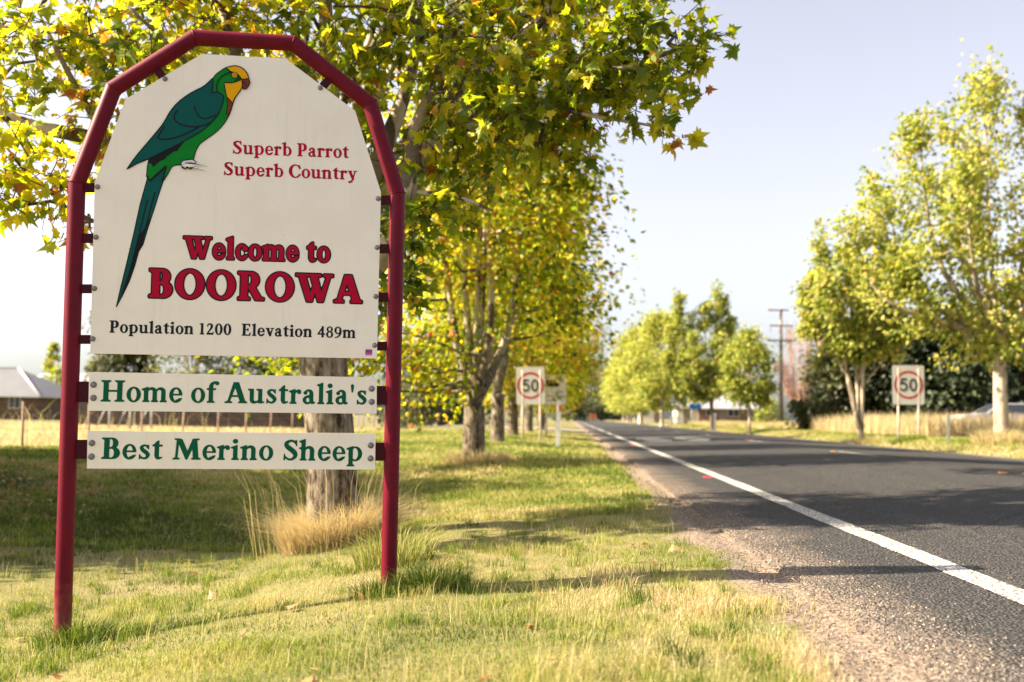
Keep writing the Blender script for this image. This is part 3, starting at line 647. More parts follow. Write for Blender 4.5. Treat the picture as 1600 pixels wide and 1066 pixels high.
# ---------------------------------------------------------------- trees
LEAF = leafmat('plane_tree_leaf', [(0, (.030, .055, .006)), (.3, (.085, .135, .010)), (.55, (.21, .26, .013)), (.8, (.45, .42, .02)), (.93, (.56, .42, .03)), (1, (.33, .13, .03))], .58)
LEAF2 = leafmat('autumn_leaf', [(0, (.06, .085, .010)), (.3, (.15, .19, .018)), (.6, (.32, .345, .06)), (.85, (.50, .46, .125)), (1, (.48, .35, .15))], .47, .5, (1.75, 1.75, 1.25))
DARKLEAF = leafmat('evergreen_leaf', [(0, (.012, .022, .008)), (.6, (.035, .050, .014)), (1, (.10, .115, .03))], .2)
OLIVELEAF = leafmat('olive_leaf', [(0, (.03, .04, .014)), (.5, (.075, .085, .028)), (1, (.19, .19, .07))], .3)
def barkmat(name, pale, mid, dark, scale=7, rough_base=True):
    t = NT(name); c = t.coord(); sx = t.n('SeparateXYZ'); t.l(c, sx.inputs[0])
    mp = t.n('Mapping'); t.l(c, mp.inputs[0]); mp.inputs['Scale'].default_value = (1, 1, .45)
    wv = t.n('VectorMath', operation='ADD'); nz = t.n('TexNoise'); t.l(mp.outputs[0], nz.inputs['Vector']); nz.inputs['Scale'].default_value = 5; nz.inputs['Detail'].default_value = 4
    sc = t.n('VectorMath', operation='SCALE'); t.l(nz.outputs['Color'], sc.inputs[0]); sc.inputs['Scale'].default_value = .25
    t.l(mp.outputs[0], wv.inputs[0]); t.l(sc.outputs[0], wv.inputs[1])
    v = t.voro(wv.outputs[0], scale, out='Color'); bw = t.n('RGBToBW'); t.l(v, bw.inputs[0])
    col = t.ramp(bw.outputs[0], [(.40, dark), (.43, mid), (.50, mid), (.53, pale), (.8, tuple(x*.85 for x in pale))])
    col = t.mix(.2, col, t.ramp(t.noise(c, 30, 5, .7), [(.3, dark), (.7, pale)]))
    fz = t.n('Mapping'); t.l(c, fz.inputs[0]); fz.inputs['Scale'].default_value = (1, 1, .3); fis = t.noise(fz.outputs[0], 15, 6, .72)
    if rough_base:
        rb = t.ramp(fis, [(.40, tuple(x*.35 for x in dark)), (.49, tuple(.5*(a+b) for a, b in zip(mid, dark))), (.55, tuple(x*.34 for x in pale)), (.66, tuple(x*.62 for x in pale))])
        zz = t.math('ADD', sx.outputs['Z'], t.math('MULTIPLY', t.noise(c, 3, 4), 1.0)); col = t.mix(t.ramp(t.math('MULTIPLY', zz, .24), [(.50, 1), (.80, 0)]), col, rb)
    t.base(col, .85, .2); t.bump(fis, .7, .02); return t.mat
PLANEBARK = barkmat('mottled_plane_bark', (.56, .48, .37), (.23, .18, .12), (.07, .05, .037), 5)
PALEBARK = barkmat('pale_smooth_bark', (.54, .455, .345), (.36, .285, .21), (.17, .125, .09), 5, False)
BROWNBARK = paint('brown_bark', (.14, .105, .08), .9, .35, 9, .2, 0, .6)
TWIGB = paint('dark_twig_bark', (.085, .062, .045), .85, .25, 20, .2)
# leaf outlines: a five lobed plane leaf, and a small folded one for far trees
_half = [(.0, -.02), (.10, -.05), (.30, -.10), (.24, .06), (.50, .16), (.31, .26), (.34, .40), (.17, .40), (.10, .56), (.0, .86)]
LB = [(x, y, -.35*x*x-.12*max(0, y)**2) for x, y in _half]+[(-x, y, -.35*x*x-.12*max(0, y)**2) for x, y in _half[-2:0:-1]]
LB = np.array(LB+[(0, .22, .035)]); _n = len(LB)-1
LBF = np.array([(i, (i+1) % _n, _n) for i in range(_n)])
LS = np.array([(0, -.05, 0), (.34, .25, -.10), (.16, .5, -.06), (0, .80, -.16), (-.20, .48, -.05), (-.34, .22, -.10), (0, .3, .03)]); LSF = np.array([(i, (i+1) % 6, 6) for i in range(6)])
LQ = np.array([(0, -.05, 0), (.33, .3, -.09), (0, .8, -.12), (-.33, .3, -.09)]); LQF = np.array([(0, 1, 2), (0, 2, 3)])
def unit(v): return v/np.maximum(np.linalg.norm(v, axis=1, keepdims=True), 1e-9)
def leaves(name, P, tip, nor, size, tpl, tint, mat, parent):
    V, F = tpl; y = unit(tip); z = unit(nor-y*(nor*y).sum(1, keepdims=True)); x = np.cross(y, z)
    cu = RNG.uniform(-.4, 2.6, len(P))[:, None, None]; sxx = RNG.uniform(.75, 1.1, len(P))[:, None, None]
    W = P[:, None, :]+size[:, None, None]*(V[None, :, 0:1]*sxx*x[:, None, :]+V[None, :, 1:2]*y[:, None, :]+V[None, :, 2:3]*cu*z[:, None, :])
    n = len(P); FF = (F[None]+np.arange(n)[:, None, None]*len(V)).reshape(-1, 3)
    return np_mesh(name, W.reshape(-1, 3), FF, mat, np.repeat(tint, len(V)), parent)
def curve(a, b, sag, n=6, jit=.0):
    a = Vector(a); b = Vector(b); out = []
    for i in range(n):
        t = i/(n-1); p = a.lerp(b, t)+Vector((0, 0, sag*4*t*(1-t)))
        if 0 < i < n-1: p += Vector((random.uniform(-jit, jit) for _ in range(3)))
        out.append(p)
    return out
def cat_path(pts, n=5):
    P = [Vector(p) for p in pts]; out = []
    for i in range(len(P)-1):
        p0 = P[max(i-1, 0)]; p1 = P[i]; p2 = P[i+1]; p3 = P[min(i+2, len(P)-1)]
        for j in range(n):
            t = j/n; out.append(.5*((2*p1)+(p2-p0)*t+(2*p0-5*p1+4*p2-p3)*t*t+(3*p1-p0-3*p2+p3)*t**3))
    return out+[P[-1]]
def lin(a, b, n): return [a+(b-a)*i/(n-1) for i in range(n)]
def limb(m, pts, r0, r1, n=9):
    P = cat_path(pts); m.tube(P, lin(r0, r1, len(P)), n)
def street_tree(name, X, Y, h, w, seed, label, group, n_leaf=6000, leaf=.16, r0=.2, base=.22, mat=None, bark=None, fork=.16, stems=1, clumps=60, tint0=.5, tvar=.22, lean=(0, 0), shape=None, sig=.30, tpl=None, extra=(), zlow=None, dz=0, prune=None, spires=None):
    """a street tree: forked tapering trunk with limbs, and a crown of separate leaves gathered in clumps"""
    rs = np.random.default_rng(seed); random.seed(seed)
    root = empty(name, (X, Y, gz(X, Y)+dz)); tag(root, label, 'tree', group)
    shape = shape or (lambda q: math.sin(math.pi*min(1, .12+.88*q))**.65)
    m = MB(); zf = fork*h; zb = base*h
    tr = [(0, 0, -.3), (0, 0, 0), (lean[0]*.3, lean[1]*.3, zf*.5), (lean[0], lean[1], zf)]
    P = cat_path(tr, 5); rr = lin(r0*1.08, r0*.80, len(P)); rr[:5] = lin(r0*1.6, r0*1.25, 5); rr[5] = r0*1.15
    if stems == 1: m.tube(P, rr, 12)
    C = []
    for k in range(clumps):
        q = rs.random()**.85; a = rs.uniform(0, 2*np.pi); rad = shape(q)*w*math.sqrt(rs.uniform(.08, 1.0))
        C.append((rad*math.cos(a), rad*math.sin(a), zb+(h-zb)*q*.97))
    if spires:
        C = []; SP = np.array([q[2] for q in spires], float)
        for k in range(clumps):
            sx_, sy_, sz_ = spires[rs.choice(len(spires), p=SP/SP.sum())]; f = rs.random()**.65; b = min(1, .25+f*1.1); wd = (.40*(1-f)**.8+.05)*w/3.2
            C.append((sx_*b+rs.normal(0, wd), sy_*b+rs.normal(0, wd), zb+(sz_-zb)*f))
    C = [q for q in C if prune is None or not bool(prune(np.array([q]))[0])]
    C = np.array(C+[tuple(e) for e in extra]); L = []
    nl = 8
    if spires:
        for si, (sx_, sy_, sz_) in enumerate(spires):
            s0 = Vector(tr[-1]) if stems == 1 else Vector((.10*np.sign(sx_), .05*si, -.1)) if si < 3 else min([q for q in L if q.z < sz_*.55] or L, key=lambda q: abs(q.z-sz_*.4)+abs(q.x-sx_)); PP = cat_path([s0, Vector((sx_*.75, sy_*.75, zb+(sz_-zb)*.40)), Vector((sx_*.97, sy_, sz_-.7))], 6)
            m.tube(PP, lin(r0*(.78-.1*si if stems > 1 and si < 3 else .28 if stems > 1 else rs.uniform(.4, .6)), .015, len(PP)), 8); L += PP[2:]
        nl = 0
    for k in range(nl):
        a = 2*np.pi*(k+rs.uniform(-.25, .25))/nl; q = rs.uniform(.55, .95); rad = w*shape(q)*rs.uniform(.25, .7) if k else 0
        top = Vector((rad*math.cos(a), rad*math.sin(a), zb+(h-zb)*q)); s0 = Vector(tr[-1])
        if stems > 1: s0 = Vector((.12*math.cos(a*2), .12*math.sin(a), .1))
        md = s0.lerp(top, .45)+Vector((.16*rad*math.cos(a), .16*rad*math.sin(a), -.04*h))+Vector((rs.normal(0, .12), rs.normal(0, .12), 0))
        PP = cat_path([s0, md, top], 6); m.tube(PP, lin(r0*(.42 if k == 0 else rs.uniform(.36, .55)), .02, len(PP)), 8); L += PP[2:]
    LP = np.array([tuple(p) for p in L])
    for c in C[::max(2, len(C)//70)]:
        d = np.linalg.norm(LP-c, axis=1)+np.maximum(0, LP[:, 2]-c[2]+.3)*3; b = LP[int(np.argmin(d))]
        if np.linalg.norm(b-c) > .25: m.tube(curve(b, c, -.05*h*rs.random(), 5, .06), lin(.035*r0/.2, .008, 5), 5, 0, False)
    m.build('trunk', bark or PLANEBARK, root)
    n = int(n_leaf*1.0); ci = rs.integers(0, len(C), n); sg = sig*w*rs.uniform(.5, 1.15, len(C)); sg = np.maximum(sg, .22)
    off = np.clip(rs.normal(0, .72, (n, 3)), -1.7, 1.7)
    P = C[ci]+off*sg[ci][:, None]*np.array([1, 1, .8])
    if zlow is not None: P = P[P[:, 2] > zlow*(1+.2*rs.normal(0, 1, len(P)))]; n = len(P); ci = ci[:n]
    if prune is not None: kk = ~prune(P); P = P[kk]; ci = ci[:len(kk)][kk]; n = len(P)
    out = P-np.array([0, 0, zb+(h-zb)*.4]); tip = unit(out*np.array([1, 1, .3]))+rs.normal(0, .6, (n, 3))+np.array([0, 0, -.55]); nor = rs.normal(0, .6, (n, 3))+np.array([-.2, -.1, .6])+.4*unit(out)
    ct = rs.normal(0, .09, len(C)); tint = np.clip(tint0+ct[ci[:n]]+rs.normal(0, tvar, n), 0, 1)
    leaves('crown', P, tip, nor, leaf*rs.uniform(.7, 1.25, n), tpl or (LS, LSF), tint, mat or LEAF, root)
    return root
def copy_tree(o, X, Y, rz, s, label, group=None):
    r = o.copy(); COL.objects.link(r); r.location = (X, Y, gz(X, Y)); r.rotation_euler = (0, 0, rz); r.scale = (s, s, s); tag(r, label, None, group)
    for ch in list(o.children):
        c = ch.copy(); COL.objects.link(c); c.parent = r
    return r
# --- the near plane tree behind the sign
T1 = at(522, 846, 8.5); T1.z = gz(T1.x, T1.y)
t1 = empty('plane_tree', T1); tag(t1, 'nearest plane tree with a thick mottled trunk right behind the welcome sign', 'tree', 'plane trees along the left verge')
def A(px, py, Y): return at(px, py, Y)-T1
m = MB()
pt = [A(528, 905, 8.5), A(524, 840, 8.5), A(519, 740, 8.5), A(513, 650, 8.5), A(505, 560, 8.5), A(507, 470, 8.5)]
P = cat_path(pt, 5); rad = lin(.225, .20, len(P)); 
for i, x in enumerate((.36, .35, .34, .325, .31, .30, .28, .262, .25, .24, .23)): rad[i] = max(rad[i], x*.92)
m.tube(P, rad, 18)
FK = A(507, 480, 8.5)
limb(m, [A(507, 520, 8.5), A(545, 455, 8.45), A(605, 385, 8.4), A(642, 290, 8.3), A(656, 200, 8.25), A(688, 125, 8.2), A(705, 40, 8.1), A(735, -90, 8.2)], .14, .045, 12)
limb(m, [A(507, 520, 8.5), A(530, 400, 8.8), A(575, 290, 9.1), A(615, 195, 9.3), A(645, 100, 9.4), A(668, -40, 9.5)], .135, .04, 10)
limb(m, [A(500, 520, 8.5), A(452, 400, 8.3), A(410, 260, 8.1), A(380, 120, 8.1), A(330, -60, 8.0)], .13, .04, 10)
limb(m, [A(500, 510, 8.5), A(420, 400, 8.6), A(300, 300, 8.4), A(170, 225, 8.2), A(45, 195, 8.0), A(-70, 150, 8.0)], .12, .035, 10)
limb(m, [A(515, 470, 8.5), A(520, 250, 8.7), A(510, 50, 8.9), A(500, -180, 9.0)], .13, .04, 10)
limb(m, [A(652, 205, 8.28), A(700, 197, 8.2), A(760, 196, 8.1), A(840, 170, 8.0), A(900, 115, 7.9), A(985, 105, 7.8), A(1070, 70, 7.8)], .06, .015, 7)
limb(m, [A(690, 125, 8.2), A(780, 75, 8.6), A(880, 20, 8.8), A(980, -60, 9.0)], .06, .015, 7)
limb(m, [A(862, 160, 8.0), A(900, 175, 7.9), A(950, 185, 7.8), A(1040, 200, 7.7)], .025, .009, 6)
limb(m, [A(640, 300, 8.3), A(720, 310, 8.1), A(770, 330, 8.0)], .03, .01, 6)
limb(m, [A(300, 300, 8.4), A(220, 330, 7.9), A(120, 350, 7.6)], .04, .012, 6)
limb(m, [A(170, 225, 8.2), A(110, 120, 7.9), A(60, 20, 7.7)], .04, .012, 6)
limb(m, [A(410, 260, 8.1), A(300, 110, 7.7), A(200, 10, 7.5)], .04, .012, 6)
blobs = [(40, 60, 7.6, .72), (135, 40, 7.9, .70), (60, 165, 8.2, .62), (20, 245, 7.0, .46), (95, 290, 7.1, .44), (45, 320, 7.0, .36), (140, 355, 7.0, .28), (150, 180, 8.0, .55), (215, 100, 7.6, .60), (240, 20, 8.4, .75), (330, 10, 7.7, .7), (430, 15, 8.6, .75), (520, 10, 7.7, .65), (600, 60, 8.2, .7), (560, 130, 8.9, .6), (610, 250, 9.2, .55), (590, 360, 9.0, .5), (680, 30, 7.8, .68), (770, 60, 7.7, .70), (860, 40, 8.4, .70), (950, 60, 7.8, .66), (1030, 50, 8.0, .52), (1060, 110, 7.8, .34), (1092, 62, 7.8, .30), (1000, 120, 8.1, .42), (905, 100, 7.6, .5), (720, 150, 7.9, .60), (800, 170, 7.7, .58), (880, 150, 8.3, .58), (960, 140, 7.8, .50), (1010, 185, 7.7, .34), (930, 195, 8.0, .34), (1045, 195, 7.65, .22), (700, 245, 8.2, .50), (770, 240, 8.5, .48), (850, 235, 8.0, .36), (650, 340, 8.0, .44), (640, 420, 8.1, .36), (690, 330, 8.3, .42), (740, 310, 8.0, .30), (610, 470, 8.8, .32), (905, 240, 8.1, .22),
         (200, 250, 8.8, .6), (320, 180, 9.0, .7), (440, 200, 9.2, .7), (380, 330, 8.9, .6), (500, 320, 9.4, .6), (480, 110, 9.6, .7), 
         (-90, 60, 7.9, .8), (-110, 200, 7.0, .5), (-60, -80, 8.3, .9), (120, -110, 8.0, .9), (300, -130, 8.5, 1.0), (480, -160, 8.2, 1.0), (660, -140, 8.8, 1.0), (840, -110, 8.0, .95), (980, -80, 8.6, .8), (400, -330, 8.6, 1.1), (600, -330, 8.8, 1.1), (800, -280, 8.4, .9), (520, -480, 8.6, .9), (200, -280, 8.4, .9), (700, 120, 10.2, .9), (560, -60, 10.4, 1.0), (820, 0, 10.3, .9), (300, 60, 10.3, .9), (120, 80, 10.0, .8)]
rs = np.random.default_rng(5); LP = []; LT = []; LN = []; LSZ = []; LTI = []; tw = MB()
lim = np.array([v for v in m.v])
for (px, py, Y, r) in blobs:
    c = np.array(A(px, py, Y)); d = np.linalg.norm(lim-c, axis=1); b = lim[int(np.argmin(d))]
    if d.min() > .3: tw.tube(curve(b, c, .08, 6, .05), lin(.022, .010, 6), 5, 0, False)
    bt = rs.normal(0, .09); nt_ = max(3, int((46 if px < 190 else 68)*r*r*(1.25 if r < .5 else 1)))
    for k in range(nt_):
        dd = unit(rs.normal(0, 1, (1, 3)))[0]*np.array([1, 1, .85]); e = c+dd*r*rs.uniform(.55, 1.05); s0 = c+dd*r*rs.uniform(0, .35)+rs.normal(0, .06, 3)
        P = [Vector(s0), Vector((s0+e)/2+rs.normal(0, .05, 3)+np.array([0, 0, .05])), Vector(e)]; P = cat_path(P, 3); tw.tube(P, lin(.0065, .0028, len(P)), 3, 0, False)
        PN = np.array([tuple(p) for p in P]); nlv = rs.integers(6, 11); dirn = (e-s0)/max(1e-6, np.linalg.norm(e-s0))
        for q in range(nlv):
            f = rs.uniform(.15, 1)*(len(PN)-1); i = int(min(f, len(PN)-2)); p = PN[i]+(PN[i+1]-PN[i])*(f-i)
            tip = dirn*.6+rs.normal(0, .62, 3)+np.array([0, 0, -.42]); tip /= np.linalg.norm(tip); pet = tip*rs.uniform(.03, .07)+np.array([0, 0, -.01])
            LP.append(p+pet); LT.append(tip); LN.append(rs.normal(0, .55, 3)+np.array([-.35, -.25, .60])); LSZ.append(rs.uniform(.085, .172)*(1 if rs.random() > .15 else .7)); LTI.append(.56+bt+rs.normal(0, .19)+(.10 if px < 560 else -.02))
# higher, rear crown, unseen above the picture, added to throw shade on the road
top = MB(); hi = []
for (cx, cy, cz) in ((-1.5, 10.4, 6.8), (.2, 10.8, 6.6), (1.3, 10.2, 7.4), (-.5, 12.0, 7.6), (.9, 12.2, 7.3), (-2.4, 11.8, 7.6), (-1.2, 9.4, 8.6), (.5, 9.2, 8.4), (-3.2, 9.8, 7.8), (-.3, 10.8, 8.9), (1.7, 11.4, 8.4), (-1.8, 13.2, 8.2), (.2, 13.4, 8.2), (-2.8, 8.2, 8.0), (1.4, 8.2, 7.4), (-.4, 8.4, 9.6), (-2.5, 14.2, 8.5), (-.5, 14.5, 8.2), (1.2, 14.0, 8.7), (2.2, 12.8, 8.1), (-4.0, 13.0, 8.5), (0, 12.8, 9.5), (-1.5, 15.2, 9.0), (.8, 15.3, 8.9)):
    c = np.array((cx-T1.x, cy+1.0-T1.y, cz-T1.z)); m.tube(curve(FK if cz < 8 else m.v[-30], c, .3, 6, .1), lin(.06, .015, 6), 6, 0, False); hi.append(c+unit(rs.normal(0, 1, (420, 3)))*(rs.random((420, 1))**.5)*np.array([1.35, 1.25, .85]))
hi = np.concatenate(hi); LP += list(hi); k = len(hi); LT += list(rs.normal(0, .6, (k, 3))+np.array([0, 0, -.6])); LN += list(rs.normal(0, .55, (k, 3))+np.array([-.3, -.2, .7])); LSZ += list(rs.uniform(.18, .29, k)); LTI += list(rs.normal(.5, .2, k))
m.build('trunk', PLANEBARK, t1)
tw.build('twigs', TWIGB, t1, fix=False)
leaves('crown', np.array(LP), np.array(LT), np.array(LN), np.array(LSZ), (LB, LBF), np.clip(np.array(LTI), 0, 1), LEAF, t1)
# --- the left row, one behind another
LG = 'plane trees along the left verge'
conef = lambda q: (1-q)**.55*(.55+.45*min(1, q*6)) if q < 1 else 0
ex2 = [(1.6, -.3, 3.4), (1.8, .4, 4.4), (1.7, 0, 5.4), (1.8, .2, 2.9), (-2.6, -1.5, 2.1), (-3.2, -1.2, 3.0), (-3.4, -1.4, 1.9), (-1.8, -1.5, 1.9), (-2.4, -1.0, 3.6), (-1.0, -1.6, 1.9), (-1.5, -1.8, 1.6), (-2.6, -1.9, 1.6), (-.6, -1.9, 1.75), (-3.2, -1.8, 2.2), (-2.0, -1.9, 2.2), (-1.2, -1.9, 2.4)]
street_tree('plane_tree', at(740, 715, 19).x, 19, 8.2, 2.35, 21, 'plane tree with a thick short low forking trunk, second along the left verge', LG, 22000, .155, .24, .17, fork=.13, clumps=110, tint0=.58, extra=ex2, prune=lambda P: ((P[:, 0] > .15) & (P[:, 2] < 2.15+.12*np.sin(P[:, 1]*5))) | ((P[:, 0] < -.2) & (abs(P[:, 1]+.1) < .32) & (P[:, 2] < 1.7-.75*P[:, 0])))
street_tree('plane_tree', at(777, 695, 27.5).x, 27.5, 9.0, 2.7, 22, 'plane tree with a knobbly pale trunk just behind the thick low forked one', LG, 10500, .19, .21, .22, fork=.15, clumps=80, tint0=.60, prune=lambda P: (P[:, 0] > -.1) & (P[:, 2] < 2.7))
lt3 = street_tree('plane_tree', at(801, 683, 37).x, 37, 9.5, 3.1, 23, 'plane tree whose leaves hang over the rear white sign on the left', LG, 13000, .21, .22, .16, fork=.2, clumps=80, tint0=.66, extra=[(1.5, -1.7, 2.75), (2.2, -.5, 3.0), (2.6, 0, 3.4), (1.0, -1.8, 2.6)])
copy_tree(lt3, at(826, 676, 47).x, 47, 2.1, .95, 'plane tree with a dark leaning trunk seen between the posts of the near 50 sign', LG)
copy_tree(lt3, at(845, 672, 58).x, 58, 4.0, 1.0, 'plane tree just behind the dark leaning trunk in the left row', LG)
copy_tree(lt3, -2.0, 78, 1.2, 1.0, 'farthest plane tree of the left row, behind the white guide post', LG)
# --- the right row
RG = 'street trees along the right verge'
rt1 = street_tree('street_tree', at(1565, 690, 29).x, 29, 11.3, 4.7, 31, 'tall yellow tree with a stout pale trunk at the right edge', RG, 20000, .19, .21, .21, mat=LEAF2, bark=PALEBARK, fork=.26, clumps=520, tint0=.58, sig=.085, spires=[(-.28, 0, 11.1), (-1.0, .8, 9.9), (-2.2, 0, 9.5), (-3.3, .3, 7.8), (-4.1, 0, 6.5), (1.0, 0, 10.1), (2.1, .4, 8.8), (3.2, 0, 7.4), (-1.5, -1.6, 8.0), (.8, -1.6, 7.8), (.2, 1.8, 9.6), (2.6, -1.2, 6.2), (-2.6, 1.5, 7.6), (-2.8, -.8, 5.4)], shape=lambda q: max(0, 1-q**1.5)**.8*(.75+.25*min(1, 5*q)), extra=[(-3.2, 0, 3.4), (-3.6, .3, 4.4), (-3.0, -.4, 5.2), (-2.4, 0, 6.4), (-2.8, .2, 3.2), (-4.2, .5, 5.4), (-3.9, 0, 6.3)], prune=lambda P: (P[:, 0] < -1.3) & (P[:, 0] > -4) & (P[:, 1] < 1) & (P[:, 2] < 2.75) | ((P[:, 0] < -.2) & (abs(P[:, 1]) < .5) & (P[:, 2] < 2.0-.75*P[:, 0])))
r2 = at(1352, 678, 37)
street_tree('street_tree', r2.x, 37, 8.2, 2.4, 32, 'pale tree splitting into leaning stems left of the right hand 50 sign', RG, 12500, .20, .135, .37, mat=LEAF2, bark=PALEBARK, fork=.03, stems=2, clumps=300, tint0=.56, lean=(-.2, 0), sig=.12, spires=[(-1.5, 0, 8.0), (-.45, .5, 7.3), (-.15, -.4, 6.3), (-1.8, .3, 6.0), (-1.9, 0, 4.7), (.5, 0, 6.2), (1.1, .2, 5.6), (-1.5, -1.0, 6.0), (-.2, -1.0, 5.2), (-1.2, 1.2, 6.6), (1.7, 0, 4.6)], shape=lambda q: max(0, 1-q**1.6)**.9*(.8+.2*min(1, 5*q)))
r3 = at(1171, 670, 57)
street_tree('street_tree', r3.x, 57, 5.9, 1.4, 33, 'small round bright green tree on a slim pale trunk, just left of the power pole', RG, 8000, .22, .085, .30, zlow=1.5, mat=LEAF2, bark=PALEBARK, fork=.28, clumps=45, tint0=.46)
r4 = at(1112, 664, 74)
street_tree('street_tree', r4.x, 74, 11.4, 2.3, 34, 'tall narrow tree with a dark lower crown, standing behind the blue signs', RG, 14000, .27, .16, .18, zlow=2.1, mat=LEAF2, bark=BROWNBARK, fork=.2, clumps=300, tint0=.50, sig=.16, spires=[(.4, 0, 11.0), (.9, .3, 10.2), (-2.3, 0, 10.0), (-1.4, .4, 9.3), (-.5, 0, 9.4), (-2.9, .2, 7.6), (1.3, 0, 8.4), (-1.5, -1.2, 7), (.3, -1.2, 7), (-2.2, -.8, 5.5), (-3.2, 0, 5.6)])
r5 = street_tree('street_tree', at(1034, 662, 108).x, 108, 11.8, 4.0, 35, 'round yellow green tree with a forked pale trunk, left of the blue signs', RG, 13000, .38, .24, .17, zlow=1.9, mat=LEAF2, bark=PALEBARK, fork=.2, clumps=70, tint0=.55)
copy_tree(r5, at(1002, 660, 142).x, 142, 1.9, 1.12, 'yellow green tree with a thick trunk, next left of the forked pale one', RG)
for px, Y, rz, s, lb in ((992, 160, 3.3, .98, 'slim far street tree, fourth from the left in the far right row'), (986, 176, .6, 1.02, 'slim far street tree, third from the left in the far right row'), (980, 192, 5, 1.02, 'slim far street tree, second from the left in the far right row'), (974, 210, 2.6, 1.1, 'farthest street tree of the right row, nearest to the end of the road')):
    copy_tree(r5, at(px, 657, Y).x, Y, rz, s, lb, RG)
# --- trees out to the left of the frame whose shade lies on the drain and the road
s1 = street_tree('shade_tree', -10.6, 9.4, 5.3, 2.3, 41, 'leafy low tree on the left bank that shades the drain', 'trees on the left bank', 15000, .26, .2, .16, mat=DARKLEAF, clumps=60, tint0=.45)
copy_tree(s1, -17.5, 12.8, 2, 1.95, 'taller leafy tree farther along the left bank', 'trees on the left bank')
# --- dark trees behind the paddock on the left
DG = 'dark trees behind the left paddock'
def dark(name, X, Y, h, w, seed, label, group, mat=DARKLEAF, n=4200, leaf=.34, base=.04, tint0=.45, bark=BROWNBARK, shape=None, **k):
    return street_tree(name, X, Y, h, w, seed, label, group, n, leaf, .2, base, mat, bark, .1, 1, k.pop('clumps', 70), tint0, .25, shape=shape or (lambda q: max(0, 1-q**2.2)**.5), sig=.26, tpl=(LQ, LQF), **k)
d1 = dark('evergreen_tree', at(160, 664, 62).x, 62, 7.6, 1.7, 51, 'olive tree at the left end of the row behind the sign, beside the pale roof', DG, OLIVELEAF)
dark('evergreen_tree', at(208, 664, 64).x, 64, 8.0, 1.9, 52, 'very dark evergreen between two olive trees behind the town sign', DG, tint0=.2)
dark('gum_tree', at(300, 664, 58).x, 58, 8.0, 2.6, 53, 'olive gum tree with pale limbs and a white trunk behind the wire fence', DG, OLIVELEAF, 5000, .26, .30, .55, PALEBARK)
dark('evergreen_tree', at(378, 664, 64).x, 64, 7.5, 2.3, 54, 'dark tree with an olive crown right of the white trunked gum, behind the sign', DG, OLIVELEAF, tint0=.3)
dark('evergreen_tree', at(455, 664, 60).x, 60, 7.2, 2.3, 55, 'dark green tree seen left of the mottled trunk under the sign panel', DG, OLIVELEAF, tint0=.4)
dark('poplar_tree', at(78, 650, 135).x, 135, 10.4, 1.1, 56, 'thin yellow poplar far off above the long pale roof', 'far trees on the left', LEAF2, 1600, .5, .1, .5)
dark('garden_shrub', at(84, 650, 96).x, 96, 5.2, 1.7, 57, 'yellow green shrub in front of the long pale roof, beside the grey hip roof', 'far trees on the left', LEAF2, 1500, .4, .1, .4)
dark('garden_shrub', at(655, 655, 66).x, 66, 3.4, 1.9, 58, 'green garden shrub behind the white rail fence', 'garden shrubs beyond the paddock', OLIVELEAF, 2600, .28)
dark('garden_shrub', at(690, 657, 70).x, 70, 2.6, 1.7, 59, 'dark low garden shrub between the rail fence and the thick forked trunk', 'garden shrubs beyond the paddock', DARKLEAF, 2200, .28)
dark('garden_shrub', at(620, 655, 72).x, 72, 4.6, 1.5, 60, 'tall dark garden shrub right beside the maroon sign post', 'garden shrubs beyond the paddock', DARKLEAF, 2200, .28)
dark('garden_shrub', at(716, 657, 80).x, 80, 4.0, 2.2, 61, 'dark bushy shrub behind the thick forked plane trunk', 'garden shrubs beyond the paddock', DARKLEAF, 2400, .3)
# --- far end of the road
EG = 'trees at the far end of the road'
dark('evergreen_tree', at(928, 655, 360).x, 360, 21, 10, 62, 'broad olive grey tree closing the far end of the road', EG, OLIVELEAF, 5000, 1.0, .1, .6)
dark('hedge_tree', at(925, 655, 320).x, 320, 8.6, 7.5, 63, 'clipped dark tree with a lit green top at the far end of the road', EG, DARKLEAF, 5000, .8, .0, .5, shape=lambda q: 1 if q < .95 else .6)
dark('evergreen_tree', at(957, 655, 330).x, 330, 11, 5, 64, 'dark rounded tree at the road end, right of the clipped one', EG, DARKLEAF, 3500, .8, 0, .15)
dark('evergreen_tree', at(888, 655, 250).x, 250, 12, 4, 65, 'dark tree at the road end, left of the clipped one behind the guide post', EG, DARKLEAF, 3000, .7, 0, .4)
# --- dark screen behind the right verge
HG = 'dark conifers behind the right verge'
hed = dark('dark_conifer', at(1300, 660, 58).x, 58, 4.6, 2.2, 71, 'olive bushy conifer, the leftmost of the dark screen behind the split trunk', HG, OLIVELEAF, 7000, .30, 0, .3)
for i, (px, Y, h, w, lb) in enumerate(((1345, 60, 5.2, 2.4, 'dark conifer directly behind the split pale trunk'), (1400, 58, 5.8, 2.5, 'dark conifer directly behind the right hand 50 sign'), (1458, 57, 6.0, 2.5, 'dark conifer just right of the right hand 50 sign'), (1512, 56, 6.2, 2.4, 'dark conifer behind the silver guide post on the right'), (1568, 62, 6.6, 2.4, 'dark conifer behind the stout pale trunk at the right edge'), (1640, 64, 7.0, 3, 'dark conifer at the right edge above the brown roof'))):
    dark('dark_conifer', at(px, 660, Y).x, Y, h, w, 72+i, lb, HG, DARKLEAF, 10000, .34, 0, .18)  # dark leaf colour stands in for shade and backlight on this screen
